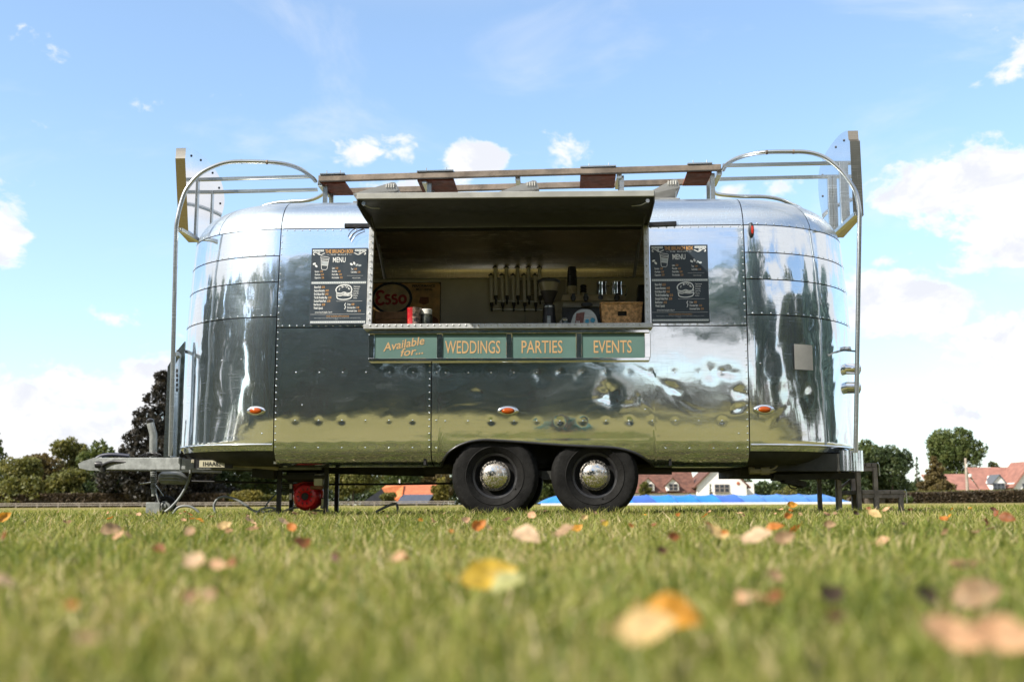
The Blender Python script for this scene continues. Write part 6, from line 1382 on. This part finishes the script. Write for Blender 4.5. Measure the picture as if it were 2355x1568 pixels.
B_ = [(95, 104, 40, 'peach'), (425, 142, 32, 'yellow'), (330, 112, 28, 'cream'), (246, 175, 84, 'tan'), (66, 192, 112, 'pale pink'), (740, 200, 50, 'red-brown'), (686, 266, 50, 'brown'), (935, 182, 88, 'cream'), (980, 184, 30, 'orange'), (1130, 204, 124, 'pale pink'), (1208, 156, 64, 'orange'), (1250, 205, 74, 'tan'), (1266, 105, 36, 'orange'), (1286, 54, 36, 'golden'), (1725, 76, 30, 'peach'), (1668, 97, 52, 'cream'), (2275, 112, 56, 'red-brown'), (2176, 130, 34, 'red-brown'), (2216, 80, 30, 'brown'), (760, 100, 22, 'orange'), (1462, 145, 40, 'tan'), (620, 620, 210, 'cream'), (745, 550, 190, 'golden'), (2020, 665, 210, 'peach'), (2268, 680, 240, 'peach'), (1480, 565, 64, 'brown'), (1222, 482, 74, 'red-brown'), (1470, 465, 110, 'dark'), (2140, 462, 170, 'tan'), (1900, 475, 120, 'dark'), (545, 150, 26, 'orange'), (652, 145, 20, 'red-brown'), (1580, 92, 22, 'dark'), (1800, 140, 20, 'dark'), (-20, 410, 130, 'pale green'), (1210, 380, 60, 'tan')]
def where(px, py):
    if py > 1400: return 'in the blurred foreground ' + ('at the left' if px < 800 else 'near the middle' if px < 1700 else 'at the right')
    for lim, w in ((120, 'at the far left edge'), (300, 'below the coupling head'), (430, 'below the jockey wheel'), (600, 'below the left end cap'), (780, 'below the red engine'), (1000, 'below the barn'), (1180, 'below the left wheel'), (1330, 'below the gap between the wheels'), (1480, 'below the right wheel'), (1720, 'below the white gable'), (1900, 'below the blue cover'), (2050, 'below the wooden steps')):
        if px < lim: return w
    return 'below the hedge at the right'
seen_l = {}
for i, (px, py, wz_, cn) in enumerate([(x * .5, 1133.5 + .5 * y, s * .5, c) for x, y, s, c in A_] + [(1177.4 + .5 * x, 1133.5 + .5 * y, s * .5, c) for x, y, s, c in B_]):
    d = px_ray(px, py); zc = .085 if py < 1190 else .07 if py < 1240 else .058 if py < 1320 else .048
    if py < 1166: dist = 7.5; pos = Vector((0, 0, CAMZ)) + d * (dist / d.y)
    else: pos = Vector((0, 0, CAMZ)) + d * ((zc - CAMZ) / d.z)
    size = wz_ / F * pos.y / 2 * 1.4; rr = random.Random(i * 7 + 1)
    o = link('fallen_leaf', LSH[i % 6], None); o.data = LSH[i % 6].copy(); o.data.materials.append(LM[cn])
    o.location = pos; o.scale = (size, size, size); o.rotation_euler = (rr.uniform(.6, 1.3), rr.uniform(-.5, .5), rr.uniform(-.9, .9)) if wz_ < 70 else (rr.uniform(.75, 1.1), rr.uniform(-.3, .3), rr.uniform(-.8, .1))
    lab = ('large ' if wz_ > 70 else 'small ' if wz_ < 20 else '') + cn + ' fallen leaf ' + where(px, py)
    k = seen_l.get(lab, 0); seen_l[lab] = k + 1
    if k: lab += (', nearer the camera', ', half hidden', ', on edge')[min(k - 1, 2)]
    tag(o, lab, 'leaf', 'fallen leaves scattered on the grass')

# more dry leaves, each its own
EXTRA = {}; rr = random.Random(99); names = ['tan', 'peach', 'orange', 'brown', 'red-brown', 'tan', 'peach', 'golden']
for k in range(80):
    dist = 1.2 + 9.5 * rr.random() ** .8; az = rr.uniform(-.46, .46); cn = rr.choice(names); i = rr.randrange(6)
    key = (i, cn)
    if key not in EXTRA:
        me = LSH[i].copy(); me.materials.append(LM[cn]); EXTRA[key] = me
    o = link('fallen_leaf', EXTRA[key], None); s_ = rr.uniform(.014, .026); o.location = (dist * math.sin(az), dist * math.cos(az), rr.uniform(.028, .05) + .0035 * dist); o.scale = (s_, s_, s_)
    o.rotation_euler = (rr.uniform(.1, 1.0), rr.uniform(-.6, .6), rr.uniform(0, 6.28)); tag(o, 'small dry ' + cn + ' leaf half buried ' + where(CX + F * math.tan(az), 1158 + F * .09 / dist) + (' in the near grass' if dist < 4 else ''), 'leaf', 'small half-buried leaves')

# the photographer lying behind the camera, mirrored small in the side of the caravan
def photographer():
    J = {'pel': (0, -1.22, .13, .125), 'wst': (0, -1.02, .14, .115), 'chs': (.0, -.72, .17, .14), 'nck': (0, -.50, .235, .055), 'hd0': (0, -.43, .245, .075), 'hd1': (0, -.36, .235, .085), 'crn': (0, -.33, .30, .06)}
    E = [('pel', 'wst'), ('wst', 'chs'), ('chs', 'nck'), ('nck', 'hd0'), ('hd0', 'hd1'), ('hd1', 'crn')]
    for s, n in ((-1, 'l'), (1, 'r')):
        J.update({n + 'sh': (s * .19, -.60, .19, .07), n + 'el': (s * .40, -.33, .055, .042), n + 'wr': (s * .12, -.20, .07, .028), n + 'pm': (s * .09, -.165, .085, .026), n + 'hp': (s * .10, -1.30, .12, .10), n + 'kn': (s * .16, -1.72, .075, .062), n + 'an': (s * .2, -2.12, .07, .04), n + 'to': (s * .22, -2.2, .02, .03)})
        E += [('chs', n + 'sh'), (n + 'sh', n + 'el'), (n + 'el', n + 'wr'), (n + 'wr', n + 'pm'), ('pel', n + 'hp'), (n + 'hp', n + 'kn'), (n + 'kn', n + 'an'), (n + 'an', n + 'to')]
        for k in range(5):
            a = (s * (.088 - .006 * k), -.135, .125 - .017 * k, .0085) if k < 4 else (s * .10, -.15, .13, .0095); b = (s * (.062 - .003 * k), -.118 - .004 * k, .128 - .017 * k, .0075) if k < 4 else (s * .082, -.125, .142, .008)
            J[n + 'f%d' % k] = a; J[n + 'g%d' % k] = b; E += [(n + 'pm', n + 'f%d' % k), (n + 'f%d' % k, n + 'g%d' % k)]
    names = list(J); me = bpy.data.meshes.new('body'); me.from_pydata([J[k][:3] for k in names], [(names.index(a), names.index(b)) for a, b in E], [])
    o = bpy.data.objects.new('body', me); COL.objects.link(o); md = o.modifiers.new('skin', 'SKIN'); md.use_smooth_shade = True; o.modifiers.new('sub', 'SUBSURF').levels = 1
    for i, k in enumerate(names): me.skin_vertices[0].data[i].radius = (J[k][3], J[k][3]); me.skin_vertices[0].data[i].use_root = (k == 'pel')
    dg = bpy.context.evaluated_depsgraph_get(); full = bpy.data.meshes.new_from_object(o.evaluated_get(dg)); bpy.data.objects.remove(o)
    for mt in (mat('teal_top', (.02, .16, .15), .8, 0, .15, 30), mat('skin', (.50, .26, .18), .5, 0, .1, 20), mat('dark_jeans', (.03, .04, .06), .85, 0, .2, 30)): full.materials.append(mt)
    for p in full.polygons:
        c = p.center; p.use_smooth = True
        p.material_index = 1 if (c.y > -.47 and abs(c.x) < .125) else (2 if c.y < -1.1 else 0)
    e = thing('person', 'person in teal top lying with a camera, mirrored small in the caravan', 'person', (0, -1.0, 0)); ob = link('body', full, None, e); ob.location = (0, 1.0, 0)
    m = MB(); m.lathe([(.0, .10), (.05, .092), (.085, .05), (.096, 0), (.09, -.06)], 18, (0, -.40, .27)); m.build('hair', mat('dark_hair', (.02, .012, .008), .6, 0, .3, 40), e, 60)
    for sx in (-1, 1): m = MB(); m.lathe([(0, .012), (.008, .008), (.011, 0)], 10, (sx * .032, -.278, .24), (0, 1, 0)); m.build('eye', BLACKM, e, 60)
    m = MB(); m.tube([(0, -.285, .245), (0, -.262, .222), (0, -.272, .212)], [.008, .013, .01], 8); m.build('nose', full.materials[1], e, 60); m = MB(); m.tube([(-.022, -.275, .19), (0, -.268, .188), (.022, -.275, .19)], .006, 6); m.build('mouth', REDL, e, 60)
    h = thing('hand_camera', 'black hand-held camera held by the lying person', 'camera', (0, -.12, .05)); m = MB(); m.box((0, -.13, .125), (.13, .045, .085), None, .008); m.box((0, -.13, .175), (.05, .04, .025), None, .006); m.build('camera_body', BLACKM, h, 30)
    m = MB(); m.lathe([(.034, -.1), (.034, -.045), (.03, -.04), (.026, -.05), (.0, -.055)], 20, (0, 0, .13), (0, 1, 0)); m.build('lens_barrel', BLACKM, h, 30)
photographer()
